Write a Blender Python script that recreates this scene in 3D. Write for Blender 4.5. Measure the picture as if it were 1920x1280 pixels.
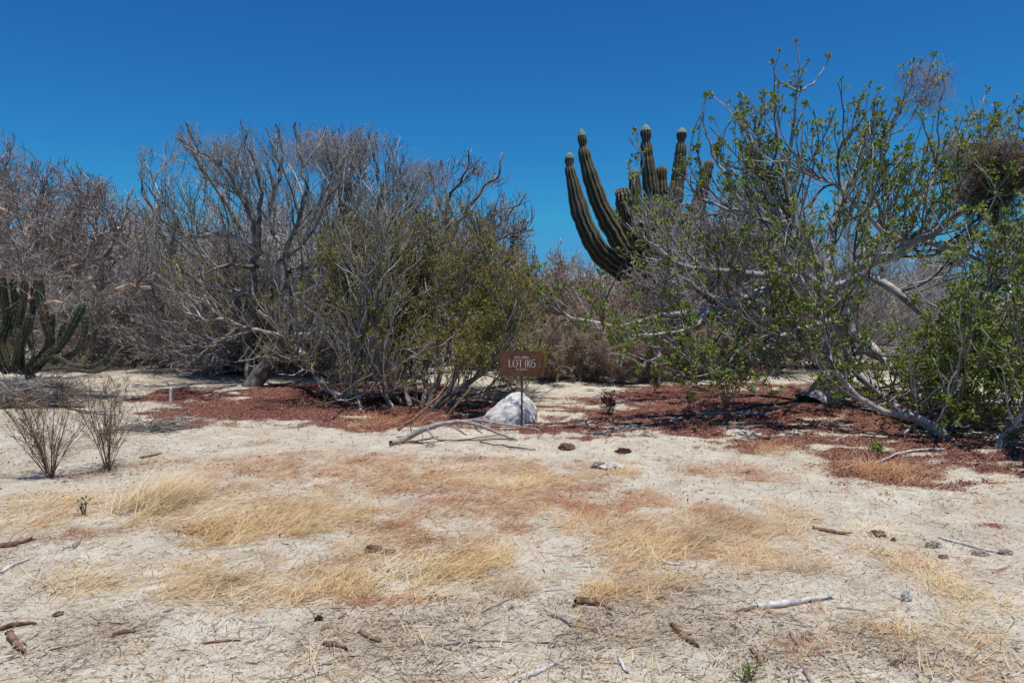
import bpy, math, random
import numpy as np
random.seed(5)
R = np.random.default_rng(11)
sc = bpy.context.scene
for o in list(bpy.data.objects): bpy.data.objects.remove(o)

# ------------------------------------------------------------------ camera
F = 1350.0; H = 2.0; HORIZON = 560.0
PITCH = math.atan((640 - HORIZON) / F)
cam_d = bpy.data.cameras.new("camera"); cam = bpy.data.objects.new("camera", cam_d)
sc.collection.objects.link(cam); sc.camera = cam
cam_d.sensor_width = 36; cam_d.lens = 36 * F / 1920
cam_d.clip_start = 0.1; cam_d.clip_end = 20000
cam.location = (0, 0, H); cam.rotation_euler = (math.pi / 2 - PITCH, 0, 0)

# ------------------------------------------------------------------ sky and sun
SUN = np.array([0.13, -0.13, 1.0]); SUN /= np.linalg.norm(SUN)
ELEV = math.asin(SUN[2]); ROT = math.atan2(SUN[0], SUN[1])
w = bpy.data.worlds.new("World"); sc.world = w; w.use_nodes = True
nt = w.node_tree; nt.nodes.clear()
sky = nt.nodes.new("ShaderNodeTexSky"); sky.sky_type = 'NISHITA'; sky.sun_disc = False
sky.sun_elevation = ELEV; sky.sun_rotation = ROT
sky.altitude = 0; sky.air_density = 1.0; sky.dust_density = 0.1; sky.ozone_density = 3.0
bg = nt.nodes.new("ShaderNodeBackground"); bg.inputs[1].default_value = 0.10
out = nt.nodes.new("ShaderNodeOutputWorld")
# clear dry air: deepen and saturate the Nishita blue (per-channel power and gain, red kept below blue)
SKS = 0.10
def wmath(op, a, b):
    m_ = nt.nodes.new("ShaderNodeMath"); m_.operation = op
    for k_, v_ in enumerate((a, b)):
        if hasattr(v_, 'is_linked'): nt.links.new(v_, m_.inputs[k_])
        else: m_.inputs[k_].default_value = v_
    return m_.outputs[0]
sep = nt.nodes.new("ShaderNodeSeparateColor"); cmb = nt.nodes.new("ShaderNodeCombineColor")
nt.links.new(sky.outputs[0], sep.inputs[0])
chn = []
for k_, (pw_, gn_) in enumerate(((1.15, .156), (1.25, .764), (.94, .925))):
    v_ = wmath('MULTIPLY', sep.outputs[k_], SKS); v_ = wmath('POWER', v_, pw_); chn.append(wmath('MINIMUM', wmath('MULTIPLY', v_, gn_ / SKS), (.09, .33, .66)[k_] / SKS))
chn[2] = wmath('MAXIMUM', chn[2], wmath('MULTIPLY', chn[1], 1.78))
for k_ in range(3): nt.links.new(chn[k_], cmb.inputs[k_])
nt.links.new(cmb.outputs[0], bg.inputs[0]); nt.links.new(bg.outputs[0], out.inputs[0])
sun_d = bpy.data.lights.new("sun", 'SUN'); sun_d.energy = 4.5; sun_d.angle = math.radians(0.53)
sun_d.color = (1.0, 0.965, 0.91)
sun = bpy.data.objects.new("sun", sun_d); sc.collection.objects.link(sun)
from mathutils import Vector
sun.rotation_euler = Vector(SUN).to_track_quat('Z', 'Y').to_euler()
sc.view_settings.view_transform = 'Standard'; sc.view_settings.look = 'None'
sc.view_settings.exposure = 0.0; sc.view_settings.gamma = 1.0
sc.view_settings.use_curve_mapping = False
sc.cycles.max_bounces = 6; sc.cycles.diffuse_bounces = 3; sc.cycles.transmission_bounces = 3
sc.cycles.transparent_max_bounces = 4; sc.cycles.caustics_reflective = False; sc.cycles.caustics_refractive = False

# ------------------------------------------------------------------ maths helpers
CP, SP = math.cos(PITCH), math.sin(PITCH)
def P(px, py, d):
    """point seen at photo pixel (px, py), d metres ahead of the camera"""
    x = (px - 960) / F; y = (640 - py) / F
    s = d / (CP + y * SP)
    return np.array([x * s, d, H + s * (y * CP - SP)])
def G0(px, py):
    y = (640 - py) / F; s = -H / (y * CP - SP)
    return np.array([(px - 960) / F * s, s * (CP + y * SP), 0.0])
def proj(p):
    p = np.asarray(p); dz = p[..., 2] - H
    zc = p[..., 1] * CP - dz * SP; yc = p[..., 1] * SP + dz * CP
    zc = np.where(zc < 0.05, 0.05, zc)
    return 960 + F * p[..., 0] / zc, 640 - F * yc / zc
def inpoly(px, py, poly):
    c = np.zeros(px.shape, bool); n = len(poly)
    for i in range(n):
        x1, y1 = poly[i]; x2, y2 = poly[(i + 1) % n]
        if y1 == y2: continue
        m = ((y1 > py) != (y2 > py)) & (px < (x2 - x1) * (py - y1) / (y2 - y1) + x1)
        c ^= m
    return c
def hsh(ix, iy, s):
    n = (ix.astype(np.int64) * 374761393 + iy.astype(np.int64) * 668265263 + s * 1442695041) & 0x7fffffff
    n = ((n ^ (n >> 13)) * 1274126177) & 0x7fffffff
    return ((n ^ (n >> 16)) & 0xffff) / 65535.0
def vn(x, y, s=0):
    ix = np.floor(x); iy = np.floor(y); fx = x - ix; fy = y - iy
    fx = fx * fx * (3 - 2 * fx); fy = fy * fy * (3 - 2 * fy)
    a = hsh(ix, iy, s); b = hsh(ix + 1, iy, s); c = hsh(ix, iy + 1, s); d = hsh(ix + 1, iy + 1, s)
    return (a * (1 - fx) + b * fx) * (1 - fy) + (c * (1 - fx) + d * fx) * fy
def fbm(x, y, s=0, o=4):
    r = 0; a = 0.5; t = 0
    for i in range(o):
        r = r + a * vn(x, y, s + i * 17); t += a; a *= 0.5; x = x * 2.03 + 11.3; y = y * 2.03 + 4.7
    return r / t
def height(x, y):
    x = np.asarray(x, float); y = np.asarray(y, float)
    k = np.clip(25.0 / np.maximum(np.abs(y), 25), 0, 1)
    h = (fbm(x / 3.1, y / 3.1, 1, 3) - .5) * .16 + (fbm(x / .75, y / .75, 2, 3) - .5) * .10 \
        + (fbm(x / .17, y / .17, 3, 2) - .5) * .022
    return h * k
def gz(x, y): return float(height(np.array([x]), np.array([y]))[0])
def G(px, py):
    g = G0(px, py); g[2] = gz(g[0], g[1]); return g
def nrm(v): return v / np.maximum(np.linalg.norm(v, axis=-1, keepdims=True), 1e-9)

# ------------------------------------------------------------------ mesh helpers
class Geo:
    def __init__(s): s.V = []; s.F = []; s.A = []; s.n = 0
    def add(s, V, Fq, A=None):
        s.V.append(V); s.F.append(Fq + s.n); s.A.append(np.zeros(len(V)) if A is None else A); s.n += len(V)
    def tubes(s, P_, r, sides=4, cap=True, a=None):
        P_ = np.asarray(P_, float); r = np.asarray(r, float)
        if P_.ndim == 2: P_ = P_[None]; r = r[None]
        N, K, _ = P_.shape
        if N == 0: return
        T = np.empty_like(P_); T[:, 1:-1] = P_[:, 2:] - P_[:, :-2]; T[:, 0] = P_[:, 1] - P_[:, 0]; T[:, -1] = P_[:, -1] - P_[:, -2]
        T = nrm(T); m = nrm(P_[:, -1] - P_[:, 0])
        ref = np.zeros((N, 3)); ref[np.arange(N), np.argmin(np.abs(m), axis=1)] = 1
        U = nrm(np.cross(T, ref[:, None, :])); W = np.cross(T, U)
        an = np.arange(sides) * 2 * math.pi / sides
        V = P_[:, :, None] + r[:, :, None, None] * (np.cos(an)[None, None, :, None] * U[:, :, None] + np.sin(an)[None, None, :, None] * W[:, :, None])
        i = np.arange(N)[:, None, None] * K * sides; k = np.arange(K - 1)[None, :, None] * sides; q = np.arange(sides)[None, None, :]; q2 = (q + 1) % sides
        Fq = np.stack([i + k + q, i + k + q2, i + k + sides + q2, i + k + sides + q], -1).reshape(-1, 4)
        A = R.random(N) if a is None else np.broadcast_to(np.asarray(a, float), (N,))
        s.add(V.reshape(-1, 3), Fq, np.repeat(A, K * sides))
    def quads(s, C, D, N_, L, W_, a=None, fold=0.25):
        """leaf rhombs: centre base C, direction D, normal N_"""
        C = np.asarray(C); n = len(C)
        if n == 0: return
        D = nrm(D); S = nrm(np.cross(D, N_)); N2 = np.cross(S, D)
        L = np.broadcast_to(L, (n,))[:, None]; W_ = np.broadcast_to(W_, (n,))[:, None]
        V = np.stack([C, C + D * L * .55 + S * W_ * .5 + N2 * W_ * fold, C + D * L, C + D * L * .55 - S * W_ * .5 + N2 * W_ * fold], 1)
        Fq = np.arange(n * 4).reshape(n, 4)
        A = R.random(n) if a is None else a
        s.add(V.reshape(-1, 3), Fq, np.repeat(A, 4))
    def ribbons(s, P_, w_, side, a=None):
        N, K, _ = P_.shape
        V = np.stack([P_ - side[:, None] * w_[:, :, None], P_ + side[:, None] * w_[:, :, None]], 2)
        i = np.arange(N)[:, None] * K * 2; k = np.arange(K - 1)[None] * 2
        b = i + k; Fq = np.stack([b, b + 1, b + 3, b + 2], -1).reshape(-1, 4)
        A = R.random(N) if a is None else a
        s.add(V.reshape(-1, 3), Fq, np.repeat(A, K * 2))
    def mesh(s, name, mat, smooth=False):
        V = np.concatenate(s.V); Fq = np.concatenate(s.F); A = np.concatenate(s.A)
        me = bpy.data.meshes.new(name)
        me.vertices.add(len(V)); me.vertices.foreach_set("co", V.astype(np.float32).ravel())
        me.loops.add(Fq.size); me.loops.foreach_set("vertex_index", Fq.astype(np.int32).ravel())
        me.polygons.add(len(Fq)); me.polygons.foreach_set("loop_start", (np.arange(len(Fq)) * 4).astype(np.int32))
        if smooth: me.polygons.foreach_set("use_smooth", np.ones(len(Fq), bool))
        at = me.attributes.new("rnd", 'FLOAT', 'POINT'); at.data.foreach_set("value", A.astype(np.float32))
        me.update(calc_edges=True); me.materials.append(mat)
        return me
    def build(s, name, mat, parent=None, kind=None, smooth=False, label=None, cat=None, group=None):
        if not s.V: return None
        me = s.mesh(name, mat, smooth)
        if parent is not None and any(parent.location):
            me.transform(__import__('mathutils').Matrix.Translation(-parent.location))
        o = bpy.data.objects.new(name, me); sc.collection.objects.link(o)
        if parent is not None: o.parent = parent
        if kind: o["kind"] = kind
        tag(o, label, cat, group)
        return o
def tag(o, label=None, cat=None, group=None):
    if label: o["label"] = label
    if cat: o["category"] = cat
    if group: o["group"] = group
def empty(name, loc, label, cat, group=None):
    o = bpy.data.objects.new(name, None); sc.collection.objects.link(o); o.empty_display_size = .2
    o.location = Vector([float(v) for v in loc]); tag(o, label, cat, group); return o
def dup(root, loc, rz=0, scale=1.0, label=None, group=None):
    r = root.copy(); sc.collection.objects.link(r); r.location = loc; r.rotation_euler = (0, 0, rz)
    r.scale = (scale, scale, scale) if not hasattr(scale, '__len__') else scale
    if label: r["label"] = label
    if group: r["group"] = group
    for ch in list(root.children):
        c = ch.copy(); sc.collection.objects.link(c); c.parent = r
    return r
def cr(pts, n):
    """Catmull-Rom through rows, n samples"""
    p = np.asarray(pts, float); m = len(p)
    q = np.vstack([2 * p[0] - p[1], p, 2 * p[-1] - p[-2]])
    t = np.linspace(0, m - 1 - 1e-6, n); i = t.astype(int); f = (t - i)[:, None]
    a, b, c, d = q[i], q[i + 1], q[i + 2], q[i + 3]
    return .5 * (2 * b + (c - a) * f + (2 * a - 5 * b + 4 * c - d) * f ** 2 + (3 * b - a - 3 * c + d) * f ** 3)
KL = 22
LS = [1.0]
def limb(pts, r0, r1, wob=.02, n=KL):
    """pts: (px, py, depth); radii in photo pixels"""
    w3 = np.array([P(*p) for p in pts])
    # end depth swing is kept from the list itself
    d = np.array([p[2] for p in pts], float)
    rp = np.linspace(1, 0, len(pts))
    rw = (r1 + (r0 * LS[0] - r1) * np.clip(rp, 0, 1) ** 1.25) * d / F
    c = cr(np.column_stack([w3, rw]), n)
    ln = np.linalg.norm(c[-1, :3] - c[0, :3])
    j = R.normal(0, 1, (n, 3)) * wob * min(1.0, ln / 3); j[0] = 0
    j = (j + np.roll(j, 1, 0)) / 2; j[0] = 0
    rr = np.maximum(c[:, 3], .004) * (1 + R.normal(0, .05, n))
    return c[:, :3] + j, rr
def spawn(PP, PR, n, L, ang, K, up=.1, curl=.08, wob=.12, t0=.15, ratio=.6, rmax=.02, centre=None, outw=.25, poly=None, tip=.35, zmin=.03, thin=None):
    PP = np.asarray(PP); PR = np.asarray(PR)
    seg = np.linalg.norm(PP[:, 1:] - PP[:, :-1], axis=2).sum(1)
    idx = R.choice(len(PP), n, p=seg / seg.sum()); k = PP.shape[1]
    t = (t0 + (1 - t0) * R.random(n)) * (k - 1.001); i = t.astype(int); f = (t - i)[:, None]
    p = PP[idx, i] * (1 - f) + PP[idx, i + 1] * f; T = nrm(PP[idx, i + 1] - PP[idx, i])
    r = PR[idx, i] * (1 - f[:, 0]) + PR[idx, i + 1] * f[:, 0]
    q = nrm(np.cross(T, R.normal(0, 1, (n, 3)))); a = np.radians(R.uniform(ang[0], ang[1], n))[:, None]
    d = np.cos(a) * T + np.sin(a) * q; d[:, 2] += up
    if centre is not None: d += outw * nrm(p - centre)
    d = nrm(d); ln = R.uniform(L[0], L[1], n) * (1.15 - .5 * t / (k - 1))
    out_ = np.empty((n, K, 3)); out_[:, 0] = p
    for j in range(1, K):
        d = d + R.normal(0, wob, (n, 3)); d[:, 2] += curl; d = nrm(d)
        out_[:, j] = out_[:, j - 1] + d * (ln / (K - 1))[:, None]
    r0 = np.minimum(r * ratio, rmax) * R.uniform(.75, 1.1, n)
    rr = r0[:, None] * np.linspace(1, tip, K)[None]
    keep = out_[:, :, 2].min(1) > zmin
    if poly is not None:
        x, y = proj(out_[:, -1]); keep &= inpoly(x, y, poly)
        if thin is not None: keep &= R.random(n) < thin(x, y)
    return out_[keep], rr[keep]
def along(PP, n, t0=.3):
    """n points on polylines with tangents"""
    idx = R.integers(0, len(PP), n); k = PP.shape[1]
    t = (t0 + (1 - t0) * R.random(n)) * (k - 1.001); i = t.astype(int); f = (t - i)[:, None]
    return PP[idx, i] * (1 - f) + PP[idx, i + 1] * f, nrm(PP[idx, i + 1] - PP[idx, i])

# ------------------------------------------------------------------ materials
def mat_new(name, rough=.85):
    m = bpy.data.materials.new(name); m.use_nodes = True
    n = m.node_tree; b = n.nodes["Principled BSDF"]; b.inputs["Roughness"].default_value = rough
    b.inputs["Specular IOR Level"].default_value = .25
    return m, n, b
def ramp(n, stops):
    r = n.nodes.new("ShaderNodeValToRGB"); e = r.color_ramp.elements
    while len(e) < len(stops): e.new(.5)
    for x, (p, c) in zip(e, stops): x.position = p; x.color = (*c, 1)
    return r
def mat_rnd(name, stops, rough=.8, trans=0.0, noise=None):
    """colour ramp over the per-piece random value, optional translucency"""
    m, n, b = mat_new(name, rough)
    at = n.nodes.new("ShaderNodeAttribute"); at.attribute_name = "rnd"
    r = ramp(n, stops); n.links.new(at.outputs["Fac"], r.inputs[0]); col = r.outputs[0]
    if noise:
        tc = n.nodes.new("ShaderNodeTexCoord"); nz = n.nodes.new("ShaderNodeTexNoise"); nz.inputs["Scale"].default_value = noise
        nz.inputs["Detail"].default_value = 3; n.links.new(tc.outputs["Object"], nz.inputs["Vector"])
        r2 = ramp(n, [(.3, (.6, .6, .6)), (.7, (1.25, 1.25, 1.25))]); n.links.new(nz.outputs[0], r2.inputs[0])
        mx = n.nodes.new("ShaderNodeMix"); mx.data_type = 'RGBA'; mx.blend_type = 'MULTIPLY'; mx.inputs[0].default_value = 1
        n.links.new(col, mx.inputs[6]); n.links.new(r2.outputs[0], mx.inputs[7]); col = mx.outputs[2]
    n.links.new(col, b.inputs["Base Color"])
    if trans:
        t = n.nodes.new("ShaderNodeBsdfTranslucent"); n.links.new(col, t.inputs[0])
        mix = n.nodes.new("ShaderNodeMixShader"); mix.inputs[0].default_value = trans
        o = n.nodes["Material Output"]; n.links.new(b.outputs[0], mix.inputs[1]); n.links.new(t.outputs[0], mix.inputs[2])
        n.links.new(mix.outputs[0], o.inputs[0])
    return m
def mat_bark(name, c1, c2, c3, scale=6, bump=.4, stretch=(1, 1, 1)):
    m, n, b = mat_new(name, .8)
    tc = n.nodes.new("ShaderNodeTexCoord"); mp = n.nodes.new("ShaderNodeMapping"); mp.inputs["Scale"].default_value = stretch
    n.links.new(tc.outputs["Object"], mp.inputs[0])
    nz = n.nodes.new("ShaderNodeTexNoise"); nz.inputs["Scale"].default_value = scale; nz.inputs["Detail"].default_value = 6; nz.inputs["Roughness"].default_value = .65
    n.links.new(mp.outputs[0], nz.inputs["Vector"])
    r = ramp(n, [(.33, c1), (.5, c2), (.68, c3)]); n.links.new(nz.outputs[0], r.inputs[0]); n.links.new(r.outputs[0], b.inputs["Base Color"])
    n2 = n.nodes.new("ShaderNodeTexNoise"); n2.inputs["Scale"].default_value = scale * 7; n2.inputs["Detail"].default_value = 4
    n.links.new(mp.outputs[0], n2.inputs["Vector"])
    bp = n.nodes.new("ShaderNodeBump"); bp.inputs["Strength"].default_value = bump; bp.inputs["Distance"].default_value = .01
    n.links.new(n2.outputs[0], bp.inputs["Height"]); n.links.new(bp.outputs[0], b.inputs["Normal"])
    return m
M = {}
M['pale_bark'] = mat_bark('pale_bark', (.15, .13, .12), (.36, .33, .31), (.60, .58, .55), 5)
M['grey_bark'] = mat_bark('grey_bark', (.06, .05, .043), (.17, .145, .125), (.44, .41, .38), 6)
M['peel_bark'] = mat_bark('peeling_bark', (.15, .075, .045), (.46, .32, .21), (.82, .75, .66), 6)
M['dark_bark'] = mat_bark('dark_bark', (.035, .028, .024), (.09, .07, .06), (.22, .19, .165), 9)
M['dead_wood'] = mat_bark('dead_wood', (.17, .13, .11), (.34, .28, .245), (.52, .46, .42), 14, .5, (1, 1, 3))
M['brown_wood'] = mat_bark('brown_wood', (.05, .025, .015), (.17, .09, .055), (.36, .23, .15), 16, .5)
M['white_wood'] = mat_bark('bleached_wood', (.28, .25, .23), (.55, .52, .49), (.72, .70, .67), 18, .5)
M['twig_g'] = mat_rnd('grey_twig', [(0, (.10, .088, .072)), (.45, (.26, .235, .20)), (.8, (.44, .42, .38)), (1, (.64, .61, .58))])
M['twig_r'] = mat_rnd('lavender_twig', [(0, (.075, .056, .045)), (.45, (.16, .13, .11)), (.78, (.34, .305, .275)), (1, (.62, .59, .56))])
M['twig_b'] = mat_rnd('brown_twig', [(0, (.11, .085, .07)), (.5, (.25, .20, .16)), (1, (.46, .39, .33))])
M['twig_p'] = mat_rnd('purple_twig', [(0, (.10, .075, .07)), (.5, (.24, .195, .185)), (1, (.50, .44, .42))])
M['twig_bg'] = mat_rnd('thicket_twig', [(0, (.20, .175, .155)), (.5, (.42, .38, .345)), (1, (.68, .64, .60))])
M['vine'] = mat_rnd('dry_vine', [(0, (.20, .14, .10)), (.5, (.42, .32, .25)), (1, (.64, .55, .47))])
M['twig_f'] = mat_rnd('ground_twig', [(0, (.13, .095, .07)), (.5, (.30, .235, .18)), (1, (.55, .48, .40))])
M['nest'] = mat_rnd('nest_straw', [(0, (.07, .045, .03)), (.5, (.18, .12, .08)), (1, (.38, .29, .21))])
M['vine_pale'] = mat_rnd('pale_vine', [(0, (.22, .17, .13)), (1, (.5, .42, .34))])
M['leaf_green'] = mat_rnd('fresh_leaf', [(0, (.08, .125, .022)), (.45, (.20, .275, .05)), (.85, (.32, .37, .09)), (1, (.46, .38, .13))], .5, .45)
M['leaf_olive'] = mat_rnd('olive_leaf', [(0, (.13, .14, .03)), (.5, (.25, .25, .06)), (.85, (.38, .33, .09)), (1, (.46, .28, .08))], .55, .45)
M['leaf_tan'] = mat_rnd('withered_leaf', [(0, (.13, .10, .04)), (.6, (.27, .21, .09)), (1, (.42, .34, .18))], .8, .25)
M['leaf_pale'] = mat_rnd('pale_dry_leaf', [(0, (.26, .17, .12)), (.6, (.42, .31, .24)), (1, (.6, .5, .42))], .8, .2)
M['litter'] = mat_rnd('red_litter', [(0, (.045, .02, .016)), (.4, (.15, .055, .038)), (.72, (.28, .12, .085)), (.92, (.36, .25, .19)), (1, (.58, .50, .42))], .8)
M['straw'] = mat_rnd('straw', [(0, (.50, .30, .15)), (.3, (.66, .46, .23)), (.6, (.78, .60, .32)), (.8, (.80, .66, .42)), (1, (.84, .76, .62))], .6, .25)
M['straw_pale'] = mat_rnd('pale_straw', [(0, (.30, .20, .12)), (.5, (.50, .37, .23)), (1, (.66, .55, .40))], .7, .2)
M['straw_red'] = mat_rnd('rusty_grass', [(0, (.30, .12, .06)), (.5, (.52, .25, .12)), (1, (.68, .46, .27))], .7, .2)
M['chip'] = mat_rnd('wood_chip', [(0, (.06, .045, .035)), (.4, (.20, .145, .105)), (.75, (.40, .32, .235)), (1, (.64, .59, .53))])
M['red_stem'] = mat_rnd('red_stem', [(0, (.10, .05, .04)), (1, (.28, .16, .13))])

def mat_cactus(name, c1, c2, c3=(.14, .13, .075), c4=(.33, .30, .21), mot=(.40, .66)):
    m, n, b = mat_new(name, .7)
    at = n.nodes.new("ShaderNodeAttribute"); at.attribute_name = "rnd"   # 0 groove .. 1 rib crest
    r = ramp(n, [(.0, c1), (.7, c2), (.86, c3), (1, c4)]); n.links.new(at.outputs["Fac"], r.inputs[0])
    tc = n.nodes.new("ShaderNodeTexCoord"); nz = n.nodes.new("ShaderNodeTexNoise"); nz.inputs["Scale"].default_value = 3.5; nz.inputs["Detail"].default_value = 8; nz.inputs["Roughness"].default_value = .7
    n.links.new(tc.outputs["Object"], nz.inputs["Vector"])
    r2 = ramp(n, [(mot[0], (0, 0, 0)), (mot[1], (1, 1, 1))]); n.links.new(nz.outputs[0], r2.inputs[0])
    mx = n.nodes.new("ShaderNodeMix"); mx.data_type = 'RGBA'; n.links.new(r2.outputs[0], mx.inputs[0])
    n.links.new(r.outputs[0], mx.inputs[6]); mx.inputs[7].default_value = (.13, .085, .05, 1)
    n.links.new(mx.outputs[2], b.inputs["Base Color"])
    return m
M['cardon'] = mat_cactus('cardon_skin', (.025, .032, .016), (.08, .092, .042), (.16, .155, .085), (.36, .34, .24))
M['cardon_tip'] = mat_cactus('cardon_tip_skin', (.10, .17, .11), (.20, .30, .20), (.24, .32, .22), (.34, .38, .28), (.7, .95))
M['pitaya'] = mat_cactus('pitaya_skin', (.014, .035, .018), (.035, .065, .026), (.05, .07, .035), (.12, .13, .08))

# ground cover masks in world space, each blob: px, py, rx px, ry px, weight
def blobs(x, y, lst):
    r = np.zeros_like(x)
    for (px, py, rx, ry, wt) in lst:
        c = G0(px, py); a = G0(px, py - ry)[1]; b_ = G0(px, min(py + ry, 1600))[1]
        sy = np.where(y > c[1], max(a - c[1], .05), max(c[1] - b_, .05)); sx = rx * c[1] / F
        q = ((x - c[0]) / sx) ** 2 + ((y - c[1]) / sy) ** 2
        r = np.maximum(r, wt * np.clip(1.45 - q, 0, 1))
    return r
LIT = [(335, 738, 75, 22, 1.1), (600, 752, 300, 42, 1.25), (420, 760, 110, 36, 1), (1500, 770, 420, 60, 1.15), (1250, 765, 260, 34, .95), (700, 780, 190, 28, 1), (830, 760, 130, 40, 1), (1060, 765, 170, 30, .75),
       (1250, 790, 150, 32, .75), (1370, 765, 230, 50, .9), (1560, 800, 260, 50, 1), (1780, 820, 240, 56, 1), (1650, 870, 130, 36, 1.1), (1850, 850, 160, 60, 1.1), (1130, 800, 200, 22, .8),
       (1480, 835, 120, 26, .75), (1250, 720, 120, 12, .5), (900, 795, 90, 12, .7), (310, 800, 80, 12, .7), (1850, 880, 120, 30, .6), (1740, 900, 90, 20, .6), (300, 700, 150, 10, .35),
       (1040, 800, 130, 10, .5), (240, 700, 140, 12, .3)]
STR = [(700, 880, 500, 26, .75), (1050, 950, 420, 45, .7), (300, 925, 110, 45, .9), (100, 940, 150, 25, .8), (420, 960, 260, 55, 1), (620, 950, 160, 50, .9), (850, 890, 350, 28, .9), (820, 1040, 180, 55, 1),
       (1000, 1000, 360, 70, .75), (1260, 1000, 160, 45, .95), (1400, 970, 140, 40, .8), (600, 1090, 110, 40, .8), (350, 1100, 190, 35, .7), (180, 1080, 200, 30, .5),
       (1600, 1040, 200, 50, .5), (1700, 1120, 180, 45, .5), (1430, 1040, 150, 30, .7), (1120, 1080, 180, 36, .65), (1150, 880, 140, 18, .7), (40, 990, 90, 30, .6), (1880, 1090, 80, 16, .5), (1820, 1190, 100, 20, .45)]
RED = [(650, 870, 330, 24, .9), (980, 880, 260, 20, .7), (820, 960, 260, 40, .6), (560, 880, 200, 28, .9), (760, 905, 200, 22, .8), (1120, 930, 130, 40, .9), (960, 930, 160, 36, .7), (1390, 880, 120, 20, .7), (1320, 960, 120, 26, .5),
       (900, 1010, 140, 36, .6), (200, 1010, 150, 16, .6), (1210, 870, 110, 16, .5), (1560, 860, 80, 12, .7), (690, 1130, 90, 16, .5), (1660, 880, 120, 26, .8)]
DEB = [(150, 1210, 190, 60, 1), (1150, 1170, 330, 70, .9), (1500, 1200, 250, 60, .7), (700, 1200, 260, 60, .7), (1000, 1260, 500, 40, .6), (120, 860, 200, 40, .8), (260, 880, 120, 24, .7), (1700, 1230, 250, 50, .5),
       (1300, 1110, 200, 40, .5), (250, 715, 230, 20, .7), (150, 770, 190, 34, .7), (60, 1040, 80, 40, .6), (1700, 1000, 200, 50, .45)]
def masks(x, y):
    n1 = fbm(x / .9, y / .9, 40, 4); n2 = fbm(x / .28, y / .28, 60, 3); n3 = fbm(x / .45, y / .8, 80, 4)
    nn = .55 * n1 + .45 * n2
    sm = lambda v, a, b: np.clip((v - a) / (b - a), 0, 1)
    n4 = fbm(x / .11, y / .16, 90, 2); n5 = fbm(x / .9, y / .18, 95, 3)
    far = sm(y, 17, 22) * (1 - sm(y, 28, 40)) * (.45 if True else 0) * (x < 2)
    lit = sm(np.maximum(blobs(x, y, LIT), far) + (nn - .5) * 1.9 + (n4 - .5) * .6 + (n5 - .5) * 1.3, .42, 1.05)
    st = sm(blobs(x, y, STR) + (n3 - .5) * 2.2 + (n2 - .5) * 1.2 + (n4 - .5) * .8, .45, 1.15)
    rd = sm(blobs(x, y, RED) + (nn - .5) * 2.2 + (n4 - .5) * .8, .4, 1.1)
    db = sm(blobs(x, y, DEB) + (n3 - .5) * 1.6, .3, .9)
    return lit, st, rd, db

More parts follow.
